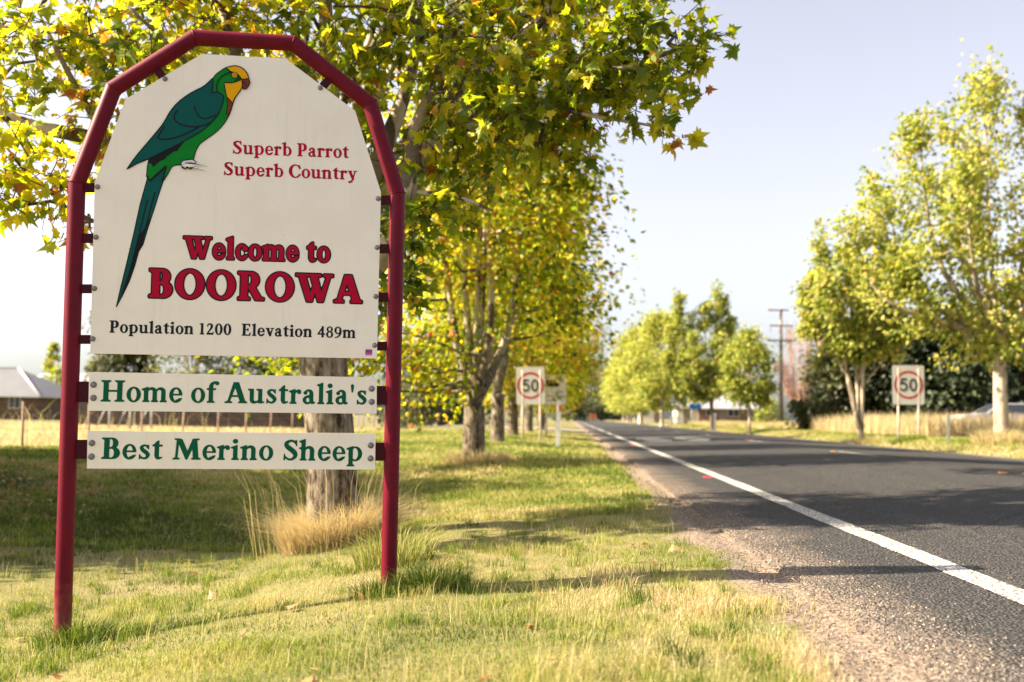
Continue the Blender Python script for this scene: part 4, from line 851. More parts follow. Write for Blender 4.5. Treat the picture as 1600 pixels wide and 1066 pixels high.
# --- bare pinkish tree
bt = empty('bare_tree', at(1250, 664, 84)); bt.location.z = gz(bt.location.x, 84); bt.scale = (1.22, 1.22, 1.22); tag(bt, 'leafless pinkish brown tree with fine twigs, just right of the power pole', 'tree')
m = MB(); tw = MB(); rs = np.random.default_rng(9); random.seed(9)
m.tube(cat_path([(0, 0, -.3), (.05, 0, .6), (0, 0, 1.2)], 4), lin(.22, .15, 9), 9); ends = []
for k in range(11):
    a = rs.uniform(0, 6.28); e = Vector((rs.uniform(.4, 1.7)*math.cos(a), rs.uniform(.4, 1.7)*math.sin(a), rs.uniform(4.0, 6.9))); P = cat_path([(0, 0, 1.1), Vector((e.x*.6, e.y*.6, 2.6)), e], 7); m.tube(P, lin(.085, .012, len(P)), 6); ends += P[4:]
V = []; F = []
for k in range(5200):
    p = np.array(ends[rs.integers(0, len(ends))])+rs.normal(0, .12, 3); d = unit(rs.normal(0, 1, (1, 3))+np.array([[0, 0, .9]]))[0]; e = p+d*rs.uniform(.3, .95); q = np.cross(d, rs.normal(0, 1, 3)); q = q/np.linalg.norm(q)*.011
    n = len(V); V += [p-q, p+q, e]; F.append((n, n+1, n+2))
BARE = paint('pinkish_twig_bark', (.36, .22, .17), .9, .2, 10, .2)
m.build('trunk', BARE, bt); np_mesh('crown', np.array(V), np.array(F), BARE, parent=bt)
dark('garden_shrub', at(1204, 664, 82).x, 82, 2.2, 1.3, 80, 'yellow green bush at the foot of the power pole', 'bushes on the right verge', LEAF2, 1500, .22, 0, .4)
# ---------------------------------------------------------------- road signs and posts
SIGNW = paint('white_sign_sheeting', (.66, .63, .61), .45, .05, 3); SIGNR = paint('red_sign_ring', (.42, .012, .018), .45, .1, 4); SIGNK = paint('black_sign_ink', (.012, .013, .016), .5, .1)
STEEL = paint('galvanised_steel', (.42, .41, .40), .5, .15, 12, .5, .3); PALEPOST = paint('pale_timber_post', (.55, .49, .41), .8, .2, 9)
def rrect(w, h, r, n=5):
    o = []
    for cx, cy, a in ((w/2-r, h/2-r, 0), (-w/2+r, h/2-r, 90), (-w/2+r, -h/2+r, 180), (w/2-r, -h/2+r, 270)):
        for k in range(n+1): q = R(a+90*k/n); o.append((cx+r*math.cos(q), cy+r*math.sin(q)))
    return o
def speed_sign(X, Y, w, h, zc, ring, lean, posts, label, postmat):
    g = gz(X, Y); e = empty('speed_sign', (X, Y, g)); tag(e, label, 'speed sign', '50 speed limit signs'); z = zc-g
    m = MB(); m.slab([(x, y+z) for x, y in rrect(w, h, .06*w)], -.03, -.024, 0, 1); pl = m.build('plate', [SIGNW, STEEL], e)
    cx, cz, r = ring; m = MB(); n = 56; b = 0
    for k in range(n):
        a = 2*math.pi*k/n; m.v += [(cx+r*math.cos(a), -.0325, z+cz+r*math.sin(a)), (cx+r*.845*math.cos(a), -.0325, z+cz+r*.845*math.sin(a))]
    for k in range(n): j = (k+1) % n; m.face((2*k, 2*j, 2*j+1, 2*k+1))
    m.build('ring', SIGNR, pl)
    dh = r*.92; dw = r*1.24
    lettering('numeral', '50', (cx-dw/2, z+cz-dh/2), (cx+dw/2, z+cz-dh/2), -dh, [SIGNK], pl, .012, gap=.10, table=SANS, tf=lambda a, b: (a, b), y=-.0345)
    for px in posts:
        m = MB(); m.tube([(px, 0, -.3), (px, 0, z+h/2-.1)], .036, 10); m.build('post', postmat, e)
    for dz in (.3, -.3):
        m = MB(); m.box(-w*.42, -.0235, z+dz*h-.02, w*.42, -.0365+.036, z+dz*h+.02); m.build('rail', STEEL, e)
    e.rotation_euler = (0, lean, 0); return e
cL = at(830.5, 602.6, 31); speed_sign(cL.x, 31, .875, 1.17, cL.z, (.005, 0, .415), R(-1.2), (-.25, .30), 'white 50 speed sign with a red ring on the left verge, slightly tilted', PALEPOST)
cR = at(1418.8, 601.6, 34); speed_sign(cR.x, 34, 1.04, 1.31, cR.z, (.01, 0, .470), 0, (-.33, .33), 'white 50 speed sign with a red ring across the road on the right verge', PALEPOST)
# the white sign behind the left speed sign
a = at(866, 609, 35.5); g = gz(a.x, 35.5); e = empty('load_limit_sign', (a.x, 35.5, g)); tag(e, 'white limit sign partly hidden behind the left 50 sign and yellow leaves', 'road sign')
z = a.z-g; m = MB(); m.slab([(x, y+z) for x, y in rrect(.84, 1.06, .05)], -.03, -.024, 0, 1); pl = m.build('plate', [SIGNW, STEEL], e)
GREYI = paint('faded_grey_sign_ink', (.20, .19, .19), .5, .1)
lettering('lettering', 'LIMIT', (-.06, z-.14), (.34, z-.14), -.10, [GREYI], pl, 0, gap=.1, table=SANS, tf=lambda a, b: (a, b), y=-.0345)
m = MB()
for zz, x0, x1 in ((-.27, -.28, .35), (-.41, -.28, .20)):
    x = x0
    while x < x1: wd = random.uniform(.03, .05); m.sheet([(x, z+zz), (x+wd, z+zz), (x+wd, z+zz+.05), (x, z+zz+.05)], -.0335); x += wd+.02
m.build('small_print', GREYI, pl)
m = MB(); m.sheet([(-.30, z+.10), (.16, z+.10), (.18, z+.17), (.16, z+.25), (.06, z+.25), (.05, z+.34), (-.30, z+.34)], -.0335); m.build('truck_symbol', SIGNK, pl)
for px in (-.27, .12):
    m = MB(); m.tube([(px, 0, -.3), (px, 0, z+.5)], .034, 10); m.build('post', STEEL, e)
# guide posts
def guide_post(X, Y, h, w, mat, label, refl=None, lean=0):
    e = empty('guide_post', (X, Y, gz(X, Y))); tag(e, label, 'guide post', 'roadside guide posts')
    m = MB(); P = [(-w/2, 0), (w/2, 0), (w/2, .02), (w*.2, .035), (-w*.2, .035), (-w/2, .02)]; n = len(P)
    for zz, k in ((-.2, 1), (h-.05, 1), (h, .55)): m.v += [(x*k, y, zz) for x, y in P]
    for r in (0, 1):
        for j in range(n): m.face((r*n+j, r*n+(j+1) % n, (r+1)*n+(j+1) % n, (r+1)*n+j))
    m.face(range(2*n, 3*n)); m.build('post', mat, e)
    if refl: m = MB(); m.box(.0, -.006, h-.32, w*.46, -.001, h-.14); m.build('reflector', refl, e)
    e.rotation_euler = (0, lean, 0)
WHITEP = paint('white_guide_post', (.78, .76, .72), .5, .06)
q = at(871, 692, 27); guide_post(q.x, 27, 1.28, .125, WHITEP, 'white guide post with a red reflector, right of the left 50 sign', RED_PLASTIC, R(1.4))
q = at(1482, 684, 31); guide_post(q.x, 31, .80, .085, STEEL, 'silver guide post in the grass left of the stout pale trunk at the right edge')
q = at(1117, 672, 70); guide_post(q.x, 70, 1.32, .17, STEEL, 'pale silver post at the road edge in front of the tall narrow tree')
# power pole
q = at(1221, 667, 75); e = empty('power_pole', (q.x, 75, gz(q.x, 75))); tag(e, 'grey timber power pole with three sets of cross arms on the right verge', 'power pole')
PW = paint('weathered_pole_timber', (.24, .19, .155), .9, .25, 8); H = 9.05-e.location.z+ .1; m = MB(); m.tube([(0, 0, -.4), (0, 0, H*.5), (0, 0, H)], [.16, .135, .11], 12); m.build('pole', PW, e)
INS = paint('ceramic_insulator', (.35, .30, .27), .3, .1)
for zz, x0, x1, dbl in ((H-.12, -.95, .55, 0), (H-1.28, -.85, .85, 0), (H-2.38, -.95, .95, 1)):
    for yy in ((-.13,) if not dbl else (-.14, .14)):
        m = MB(); m.box(x0, yy-.05, zz-.055, x1, yy+.05, zz+.055); arm = m.build('cross_arm', PW, e)
    for x in (x0+.06, (x0+x1)/2+.35, x1-.06):
        m = MB(); m.lathe([(.03, 0), (.05, .04), (.03, .07), (.055, .10), (.03, .16)], (x, -.13, zz+.055 if zz != H-1.28 else zz-.42), 8); m.build('insulator', INS, arm)
        if zz == H-1.28: m = MB(); m.tube([(x, -.13, zz-.05), (x, -.13, zz-.42)], .02, 5); m.build('hanger', PW, arm)
for sx_ in (-1, 1):
    m = MB(); m.tube([(0, -.14, H-3.0), (sx_*.6, -.14, H-2.43)], .02, 5); m.build('brace', PW, e)
# blue signs on the far right verge
q = at(1086, 660, 88); e = empty('blue_sign', (q.x, 88, gz(q.x, 88))); tag(e, 'pair of blue service boards stacked on one post, under the trees across the road', 'road sign')
BLUE = paint('blue_sign_sheeting', (.005, .085, .30), .5, .1); zt = .8+(653-2-614)*88/FPX-e.location.z
for z1, z0 in ((zt, zt-.52), (zt-.68, zt-1.20)):
    m = MB(); zc = (z0+z1)/2; m.slab([(-.52, zc), (-.42, z0), (.48, z0), (.56, zc-.1), (.50, z1), (-.42, z1)], -.06, -.05); m.build('plate', BLUE, e)
m = MB(); m.tube([(-.3, 0, -.3), (-.3, 0, zt-.05)], .05, 8); m.build('post', STEEL, e)
# orange boards far down the road
ORG = paint('faded_orange_board', (.55, .12, .06), .6, .1)
for px, lb in ((923.5, 'left one of two small orange boards at the far end of the road'), (929.5, 'right one of two small orange boards at the far end of the road')):
    q = at(px, 655, 290); e = empty('road_work_board', (q.x, 290, gz(q.x, 290))); tag(e, lb, 'road board', 'orange boards at the road end')
    m = MB(); m.slab([(x, y+1.3) for x, y in rrect(.75, 1.3, .1)], -.03, .0); m.build('plate', ORG, e)
    for x in (-.25, .25): m = MB(); m.tube([(x, .04, -.1), (x, .04, 1.2)], .03, 6); m.build('leg', STEEL, e)
# ---------------------------------------------------------------- fences
WOODP = paint('weathered_fence_timber', (.30, .21, .15), .9, .25, 12); WIRE = paint('dull_fence_wire', (.22, .20, .18), .6, .1, 20, .5, .5)
e = empty('wire_fence', (-14.05, 25, gz(-14.05, 25))); tag(e, 'sagging wire fence on thin brown posts along the dry paddock behind the sign', 'fence')
yy = [17.6, 21.2, 25]+[28.55+3.55*k for k in range(14)]; tops = {}
for y in yy:
    x = -14.05+random.uniform(-.05, .05); g = gz(x, y)-e.location.z; m = MB(); l = random.uniform(-.05, .05); m.tube([(x+14.05, y-25, g-.3), (x+14.05+l, y-25, g+1.22)], [.036, .032], 7); m.build('fence_post', WOODP, e); tops[y] = g
m = MB()
for hgt in (.25, .5, .75, .98, 1.15):
    m.tube([(0, y-25, tops[y]+hgt) for y in yy], .0045, 4)
m.build('wire', WIRE, e)
for k, px in enumerate((170.5, 203, 236)):
    q = at(px, 668, 47); e = empty('braced_post', (q.x, 47, gz(q.x, 47))); tag(e, ('leftmost', 'middle', 'rightmost')[k]+' of three pale steel posts with slanted stays between the two slogan boards', 'fence post', 'braced steel posts in the paddock')
    m = MB(); m.tube([(0, 0, -.2), (0, 0, 1.75)], .055, 8); m.build('post', STEEL, e); m = MB(); m.tube([(-.04, .0, 1.5), (-.75, .05, -.05)], .03, 6); m.build('stay', STEEL, e)
q0 = at(560, 660, 76); q1 = at(668, 660, 76); e = empty('rail_fence', (q0.x, 76, gz(q0.x, 76))); tag(e, 'low white rail fence at the end of the paddock, beside the maroon post', 'fence')
L = q1.x-q0.x; FW = paint('white_rail_paint', (.62, .58, .55), .7, .12)
for x in lin(0, L, 4): m = MB(); m.box(x-.06, -.06, -.2, x+.06, .06, .85 if x < L-.1 else 1.05); m.build('fence_post', FW, e)
for z0 in (.28, .55): m = MB(); m.box(-.1, -.09, z0, L, -.061, z0+.17); m.build('rail', FW, e)
# dark paling screen behind the paddock
q0 = at(96, 660, 56); q1 = at(520, 660, 56); e = empty('paling_fence', (q0.x, 56, gz(q0.x, 56))); tag(e, 'dark brown paling fence across the back of the dry paddock', 'fence'); L = q1.x-q0.x
m = MB(); x = 0
while x < L: hh = 1.65+random.uniform(-.03, .03); m.box(x, 0, -.1, x+.145, .02, hh); x += .15
m.build('palings', paint('dark_paling_timber', (.060, .042, .034), .9, .35, 6), e)
for zz in (.35, 1.3): m = MB(); m.box(0, .021, zz, L, .07, zz+.08); m.build('rail', WOODP, e)
# ---------------------------------------------------------------- houses
def corrugated(name, col, ang=0, sc=22):
    t = NT(name); c = t.coord(); m_ = t.n('Mapping'); t.l(c, m_.inputs[0]); m_.inputs['Rotation'].default_value = (0, 0, ang); w = t.n('TexWave'); t.l(m_.outputs[0], w.inputs[0]); w.inputs['Scale'].default_value = sc/6.28
    t.base(t.ramp(t.noise(c, .8, 4), [(.3, tuple(x*.85 for x in col)), (.7, col)]), .45, .5); t.bump(w.outputs['Fac'], .6, .03); return t.mat
def brick(name, col):
    t = NT(name); c = t.coord(); b = t.n('TexBrick'); m_ = t.n('Mapping'); m_.inputs['Rotation'].default_value = (R(90), 0, 0); t.l(c, m_.inputs[0]); t.l(m_.outputs[0], b.inputs['Vector']); b.inputs['Scale'].default_value = 4.5
    for i, k in ((1, 1), (2, .7)): b.inputs[i].default_value = (*[x*k for x in col], 1)
    b.inputs[3].default_value = (.14, .11, .09, 1); t.base(b.outputs[0], .9, .2); return t.mat
GLASS = paint('dark_window_glass', (.03, .035, .045), .08, .1, 2, .6); TRIMW = paint('pale_trim_paint', (.62, .60, .57), .6, .06); GUTTER = paint('grey_gutter', (.45, .44, .43), .5, .08)
def house(name, loc, rz, L, D, he, hr, roofm, wallm, label, over=.5, hip=True, wins=((.2, 1.0), (.6, 1.6)), door=.42):
    """walls with openings filled by framed windows, hip or gable roof, gutter"""
    e = empty(name, loc, rz); tag(e, label, 'house' if 'shed' not in name else 'shed')
    m = MB(); m.box(0, 0, -.3, L, D, he); m.build('wall', wallm, e)
    m = MB(); o = over; z = he+.01; ins = D/2+o if hip else 0
    a = [(-o, -o, z), (L+o, -o, z), (L+o, D+o, z), (-o, D+o, z)]; rl = (-o+ins, D/2, hr); rr_ = (L+o-ins, D/2, hr); m.v = a+[rl, rr_]
    for f in ((0, 1, 5, 4), (1, 2, 5), (2, 3, 4, 5), (3, 0, 4), (3, 2, 1, 0)): m.face(f)
    roof = m.build('roof', roofm, e)
    m = MB()
    for (x0, y0, x1, y1) in ((-o-.08, -o-.1, L+o+.08, -o-.003), (L+o+.003, -o, L+o+.1, D+o), (-o-.1, -o, -o-.003, D+o)): m.box(x0, y0, he-.12, x1, y1, he+.03)
    m.build('gutter', GUTTER, roof)
    if hip:
        m = MB()
        for p in (a[0], a[1]): m.tube([Vector(p)+Vector((0, 0, .04)), Vector(rl if p == a[0] else rr_)+Vector((0, 0, .04))], .09, 6)
        m.tube([Vector(rl)+Vector((0, 0, .04)), Vector(rr_)+Vector((0, 0, .04))], .09, 6); m.build('ridge_cap', TRIMW, roof)
    for fx, wd in wins:
        m = MB(); x = fx*L; m.box(x, -.05, 1.0, x+wd, -.004, 2.1); w_ = m.build('window', TRIMW, e); m = MB(); m.box(x+.06, -.056, 1.06, x+wd/2-.025, -.051, 2.04); m.box(x+wd/2+.025, -.056, 1.06, x+wd-.06, -.051, 2.04); m.build('pane', GLASS, w_)
    if door is not None:
        m = MB(); x = door*L; m.box(x, -.05, 0, x+.95, -.004, 2.05); d_ = m.build('door', paint('door_paint_'+name, (.20, .16, .13), .6, .1), e); m = MB(); m.box(x+.82, -.10, .98, x+.88, -.051, 1.06); m.build('handle', STEEL, d_)
    return e
GREYROOF = corrugated('grey_corrugated_steel', (.15, .148, .16)); PALEROOF = corrugated('pale_corrugated_steel', (.34, .34, .36)); BROWNROOF = corrugated('brown_tiled_roof', (.26, .17, .12), 0, 12)
DBRICK = brick('brown_brick', (.12, .07, .048)); CREAMW = paint('cream_render', (.62, .55, .46), .8, .08, 3)
cor = at(62, 619, 85); ev = cor.z
house('brick_house', (cor.x-.5-17, 85.5, gz(-45, 85)), R(0), 17, 8.5, ev-gz(-45, 85), ev-gz(-45, 85)+2.6, GREYROOF, DBRICK, 'brown brick house with a grey hipped steel roof at the left edge of the picture', wins=((.3, 1.4), (.62, 1.6), (.85, 1.1)), door=.5)
q0 = at(28, 650, 122); q1 = at(150, 650, 122); zt = at(60, 580, 122).z
sh = house('farm_shed', (q0.x, 122, gz(q0.x, 122)), 0, q1.x-q0.x, 12, zt-1.9-gz(q0.x, 122), zt-gz(q0.x, 122), PALEROOF, CREAMW, 'long shed with a pale steel roof behind the grey hipped roof', .3, False, (), None)
m = MB(); m.lathe([(.25, 0), (.25, .3), (.55, .4), (.6, .7), (.4, 1.0), (.1, 1.1)], (1.9, 1.6, zt-1.9-gz(q0.x, 122)+.3), 12); m.build('roof_vent', TRIMW, sh)
q0 = at(1088, 655, 128); q1 = at(1196, 655, 128); ez = at(1140, 638.5, 128).z; g = gz(q0.x, 128)
house('weatherboard_house', (q0.x+.3, 128, g), 0, q1.x-q0.x-.6, 8, ez-g, at(1140, 615, 132).z-g, PALEROOF, paint('brown_weatherboard', (.16, .09, .07), .8, .15, 3), 'low house with a pale steel roof seen between the trees across the road', .6, True, ((.12, 1.3), (.45, 1.5), (.75, 1.3)), .32)
q = at(1058, 655, 118); house('small_garage', (q.x, 118, gz(q.x, 118)), 0, 2.4, 5, at(1060, 637, 118).z-gz(q.x, 118), at(1060, 631, 118).z-gz(q.x, 118)+.2, PALEROOF, CREAMW, 'small cream garage left of the pale roofed house across the road', .25, False, (), .3)
q0 = at(1047, 656, 112); q1 = at(1066, 656, 112); e = empty('picket_fence', (q0.x, 112, gz(q0.x, 112))); tag(e, 'short pale picket fence in front of the small cream garage', 'fence'); m = MB(); x = 0
while x < q1.x-q0.x: m.slab([(x, -.1), (x+.09, -.1), (x+.09, .95), (x+.045, 1.02), (x, .95)], 0, .02); x += .14
m.build('pickets', FW, e); m = MB(); m.box(0, .021, .25, q1.x-q0.x, .06, .33); m.box(0, .021, .7, q1.x-q0.x, .06, .78); m.build('rail', FW, e)
q = at(1014, 656, 150); house('cream_cottage', (q.x-1.0, 155, gz(q.x, 155)), 0, 3.6, 6, 2.6, 3.6, PALEROOF, CREAMW, 'cream cottage wall half hidden by the far street trees on the right', .3, False, ((.1, 1.0),), .6)
q = at(1574, 640, 70); g = gz(q.x, 70); house('brown_roofed_house', (q.x+.6, 72, g), 0, 12, 8, at(1590, 630, 70).z-g, at(1590, 598, 75).z-g, BROWNROOF, DBRICK, 'brown house with a low tiled roof at the right edge of the picture', .6, True, ((.05, 1.5), (.4, 1.5)), .25)
q = at(720, 655, 96); house('white_cottage', (q.x-2.5, 96, gz(q.x, 96)), 0, 7, 6, 2.5, 3.5, PALEROOF, TRIMW, 'white cottage half hidden by shrubs behind the thick forked trunk', .4, False, ((.12, 1.2), (.7, 1.2)), .45)
# pale car behind the dry grass at the right edge
q = at(1568, 660, 44); g = gz(q.x, 44); e = empty('parked_car', (q.x, 44, g)); tag(e, 'pale silver parked car half hidden by dry grass at the right edge', 'car')
CARP = paint('silver_car_paint', (.42, .43, .46), .3, .05, 2, .5, .3); prof = [(-2.0, .35), (-2.05, .75), (-1.9, .92), (-1.0, 1.0), (-.35, 1.42), (.9, 1.46), (1.7, 1.05), (2.1, .98), (2.15, .4)]
m = MB(); n = len(prof); ww = [.78, .80, .78, .80, .62, .62, .78, .78, .80]
for s in (-1, 1): m.v += [(x, s*w_, z) for (x, z), w_ in zip(prof, ww)]
for i in range(n): j = (i+1) % n; m.face((i, j, n+j, n+i))
m.face(range(n)); m.face([n+i for i in range(n)][::-1]); m.build('body', CARP, e)
m = MB(); m.v = [(-.92, -.805, 1.02), (-.36, -.66, 1.37), (.85, -.66, 1.40), (1.45, -.79, 1.05)]; m.face(range(4)); m.build('window', GLASS, e)
m = MB(); m.v = [(-1.0, -.66, 1.012), (-.38, -.54, 1.42), (-.38, .54, 1.42), (-1.0, .66, 1.012)]; m.face(range(4)); m.build('windscreen', GLASS, e)
TYRE = paint('black_tyre_rubber', (.02, .02, .02), .8, .1)
for x in (-1.35, 1.35):
    for y in (-.82, .62): m = MB(); m.lathe([(.1, 0), (.30, 0), (.32, .05), (.32, .17), (.28, .2)], (x, y+.2, .32), 18, 0, 'y'); wh = m.build('wheel', TYRE, e); m = MB(); m.lathe([(.19, 0), (.17, .012), (.02, .02)], (x, y-.0, .32), 14, 0, 'y'); m.build('hubcap', STEEL, wh)
# ---------------------------------------------------------------- grass
GRASS = leafmat('grass_blade', [(0, (.045, .075, .008)), (.25, (.11, .165, .016)), (.45, (.225, .25, .045)), (.65, (.36, .315, .125)), (.85, (.47, .385, .215)), (1, (.51, .38, .27))], .35, .6, (1.5, 1.5, 1.1))
def blades(name, x, y, h, w, tint, bend=.6, parent=None, mat=GRASS, z=None, lean=None, seg=2):
    n = len(x); rs = RNG; a = rs.uniform(0, 2*np.pi, n); z = ground_z(x, y)-.006 if z is None else z
    B = np.c_[x, y, z]; d = np.c_[np.cos(a), np.sin(a), np.zeros(n)] if lean is None else lean; up_ = np.array([0, 0, 1.0]); bd = bend*rs.uniform(.2, 1.3, n)
    b2 = rs.uniform(0, 2*np.pi, n); s = np.c_[np.cos(b2), np.sin(b2), np.zeros(n)]*w[:, None]*.5
    P1 = B+up_*(h*.55)[:, None]+d*(h*.20*bd)[:, None]; P2 = B+up_*(h*(1-.25*bd))[:, None]+d*(h*.75*bd)[:, None]
    V = np.stack([B-s, B+s, P1-s*.75, P1+s*.75, P2], 1).reshape(-1, 3); o = np.arange(n)[:, None]*5
    F = np.concatenate([o+np.array([[0, 1, 3]]), o+np.array([[0, 3, 2]]), o+np.array([[2, 3, 4]])])
    return np_mesh(name, V, F, mat, np.repeat(np.clip(tint, 0, 1), 5), parent)
def turf_tint(x, y):
    g = fbm(x, y, .55, 1); q = fbm(x, y, 2.2, 6)
    t = .45+1.15*(g-.5)+.7*(q-.5)
    t += .32*sstep(-.6, .9, x)*sstep(8, 3, y)                     # dry along the road's edge
    t -= .24*np.exp(-((y-4.6-.25*np.sin(x*2))/.55)**2)*sstep(.4, -.4, x)*sstep(-3.2, -1.8, x)   # greener strip along the drain side
    t -= .18*sstep(-2.2, -4, x)*sstep(14, 10, y)
    t += .10*np.exp(-((y-6.3)/.8)**2)*sstep(-.6, -1.2, x)
    return t
def scatter(n, x0, x1, y0, y1, edge=True):
    # more of them close to the camera
    v = RNG.random(n*3); y = y0*(y1/y0)**v; half = y*.62; x = RNG.uniform(-1, 1, n*3)*half-y*.06
    k = (x > x0) & (x < x1); x = x[k][:n]; y = y[k][:n]
    if edge:
        e = .96+.34*(fbm(y, x*0, .9, 12)-.5)+.30*(vnoise(x, y, 4, 3)-.5); p = RNG.random(len(x)); kk = (x < e-.12) | ((x < e+.25) & (p < .07*np.exp(-(x-e)/.09)))
        x = x[kk]; y = y[kk]
    return x, y
x, y = scatter(250000, -11, 1.6, 2.4, 13); n = len(x); th = fbm(x, y, 1.6, 7); k = RNG.random(n) < .35+1.0*th; x = x[k]; y = y[k]; n = len(x)
h = (.009+.027*fbm(x, y, 1.3, 9)+.045*sstep(.55, .85, vnoise(x, y, 3.1, 21))+.02*sstep(8, 13, y))*RNG.uniform(.4, 1.7, n); tt = turf_tint(x, y)+RNG.normal(0, .13, n)
tag(blades('turf_grass', x, y, h, RNG.uniform(.0022, .0045, n), tt, .9), 'short patchy green and straw grass on the near verge around the sign', 'grass', None, 'stuff')
x, y = scatter(160000, -16, 1.7, 9.0, 48); n = len(x); h = (.022+.06*fbm(x, y, .7, 9)+.03*sstep(10, 20, y))*RNG.uniform(.4, 1.5, n)
tag(blades('verge_grass', x, y, h, .0016*y**.85*RNG.uniform(.6, 1.2, n), turf_tint(x, y)-.02+RNG.normal(0, .13, n), .7), 'short sunlit grass on the left verge running down to the far trees', 'grass', None, 'stuff')
# small darker clumps that break up the mown turf
cx, cy = scatter(900, -7, 1.0, 2.5, 14); k = fbm(cx, cy, .8, 31) > .42; cx = cx[k]; cy = cy[k]; m_ = 46
x = np.repeat(cx, m_)+RNG.normal(0, .035, len(cx)*m_)*np.repeat(RNG.uniform(.5, 1.6, len(cx)), m_); y = np.repeat(cy, m_)+RNG.normal(0, .035, len(cx)*m_); n = len(x)
tag(blades('turf_clumps', x, y, np.repeat(RNG.uniform(.03, .10, len(cx)), m_)*RNG.uniform(.5, 1.3, n), RNG.uniform(.0025, .005, n), np.repeat(RNG.normal(.32, .18, len(cx)), m_)+RNG.normal(0, .08, n), 1.0), 'scattered darker grass clumps in the mown verge', 'grass', None, 'stuff')
# stray taller stems
x, y = scatter(5200, -6, 1.25, 2.6, 14); n = len(x); k = fbm(x, y, .9, 15) > .45; x = x[k]; y = y[k]; n = len(x)
tag(blades('grass_stems', x, y, RNG.uniform(.07, .20, n), RNG.uniform(.002, .0035, n), RNG.normal(.7, .15, n), .8), 'thin dry stems standing above the mown verge', 'grass', None, 'stuff')
def tuft(name, X, Y, n, r, h0, h1, t0, tv, label, bend=.8, w=(.003, .006), stalk=0):
    rr = r*np.sqrt(RNG.random(n)); a = RNG.uniform(0, 2*np.pi, n); x = X+rr*np.cos(a); y = Y+rr*np.sin(a); o = np.c_[np.cos(a), np.sin(a), a*0]+RNG.normal(0, .5, (n, 3))*np.array([1, 1, 0])
    hh = RNG.uniform(h0, h1, n)*(1-.35*rr/r); tag(blades(name, x, y, hh, RNG.uniform(*w, n), RNG.normal(t0, tv, n), bend, lean=o), label, 'grass tuft')
p = at(112, 985, 5.02); tuft('grass_tuft', p.x, 5.05, 650, .17, .08, .25, .12, .12, 'dark green grass tuft at the foot of the left sign post')
p = at(690, 902, 5.35); tuft('grass_tuft', p.x-.05, 5.38, 950, .20, .07, .24, .2, .15, 'bushy green grass tuft right of the right sign post', .9)
p = at(590, 925, 5.2); tuft('grass_tuft', p.x, 5.25, 420, .16, .05, .16, .22, .12, 'small green grass tuft just left of the right sign post')
p = at(632, 862, 6.6); tuft('grass_tuft', p.x-.05, 6.5, 800, .25, .15, .45, .45, .25, 'tall mixed grass tuft behind the right sign post', .9)
# dry tussock round the nearest trunk
n = 7500; a = RNG.uniform(0, 2*np.pi, n); rr = RNG.uniform(.25, .43, n); bx = T1.x+.04+rr*np.cos(a)*1.05; by = T1.y-.02+rr*np.sin(a)*.9
o = np.c_[np.cos(a), np.sin(a), a*0]+RNG.normal(0, 1.0, (n, 3))*np.array([1, 1, 0])
tag(blades('dry_tussock', bx, by, RNG.uniform(.08, .44, n)*(1.15-1.2*(rr-.26)), RNG.uniform(.003, .007, n), RNG.normal(.92, .16, n), .85, lean=o), 'tangled straw coloured tussock round the foot of the nearest mottled trunk', 'grass tuft')
n = 110; a = RNG.uniform(0, 2*np.pi, n); rr = RNG.uniform(.25, .7, n)
tag(blades('dry_stalks', T1.x+.05+rr*np.cos(a), T1.y-.15+rr*np.sin(a)*.7, RNG.uniform(.5, 1.05, n), RNG.uniform(.003, .005, n), RNG.normal(.85, .1, n), .6, lean=np.c_[np.cos(a), np.sin(a), a*0]), 'long dry arching stalks rising from the straw tussock by the trunk', 'grass tuft')
q = at(742, 716, 18.7); tuft('grass_tuft', q.x+.05, 18.55, 1500, .62, .12, .42, .85, .12, 'straw tuft round the foot of the thick low forked trunk', .9, (.008, .016))
q = at(835, 688, 31); tuft('grass_tuft', q.x+.1, 30.8, 400, .4, .06, .2, .7, .2, 'brownish tuft at the foot of the left 50 sign', .9, (.01, .02))
q = at(1418, 682, 33.6); tuft('grass_tuft', q.x, 33.6, 700, .55, .1, .4, .25, .15, 'dark tuft between the posts of the right 50 sign', .9, (.012, .022))
q = at(1560, 690, 28.6); tuft('grass_tuft', q.x, 28.4, 1400, .75, .2, .75, .8, .2, 'tall straw grass round the stout pale trunk at the right edge', .8, (.012, .022))
q = at(1352, 680, 36.7); tuft('grass_tuft', q.x, 36.6, 600, .6, .1, .4, .8, .15, 'straw grass at the foot of the split pale trunk', .8, (.012, .022))
# right verge: mown strip, then tall dry grass
n = 60000; y = 16*(110/16)**RNG.random(n); x = RNG.uniform(10.32, 15.5, n)+RNG.uniform(0, 6, n)*(RNG.random(n) < .3); k = x/y < .50; x = x[k]; y = y[k]; n = len(x)
tag(blades('verge_grass', x, y, RNG.uniform(.05, .14, n), .0015*y**.85*RNG.uniform(.6, 1.3, n), .40+.9*(fbm(x, y, .35, 3)-.5)+.25*sstep(12, 10.3, x)+RNG.normal(0, .12, n), .7), 'mown green and straw grass strip along the right side of the road', 'grass', None, 'stuff')
n = 52000; y = RNG.uniform(33, 56, n); x = RNG.uniform(13.2, 34, n); fr = 38-.15*(x-13)+3*(fbm(x, y*0, .4, 4)-.5); k = (y > fr) & (x/y < .50); x = x[k]; y = y[k]; n = len(x)
tag(blades('tall_dry_grass', x, y, RNG.uniform(.5, 1.15, n)*(.7+.6*fbm(x, y, .8, 2)), RNG.uniform(.015, .035, n), RNG.normal(.88, .08, n), .45), 'tall pinkish straw grass in front of the dark conifers on the right', 'grass', None, 'stuff')
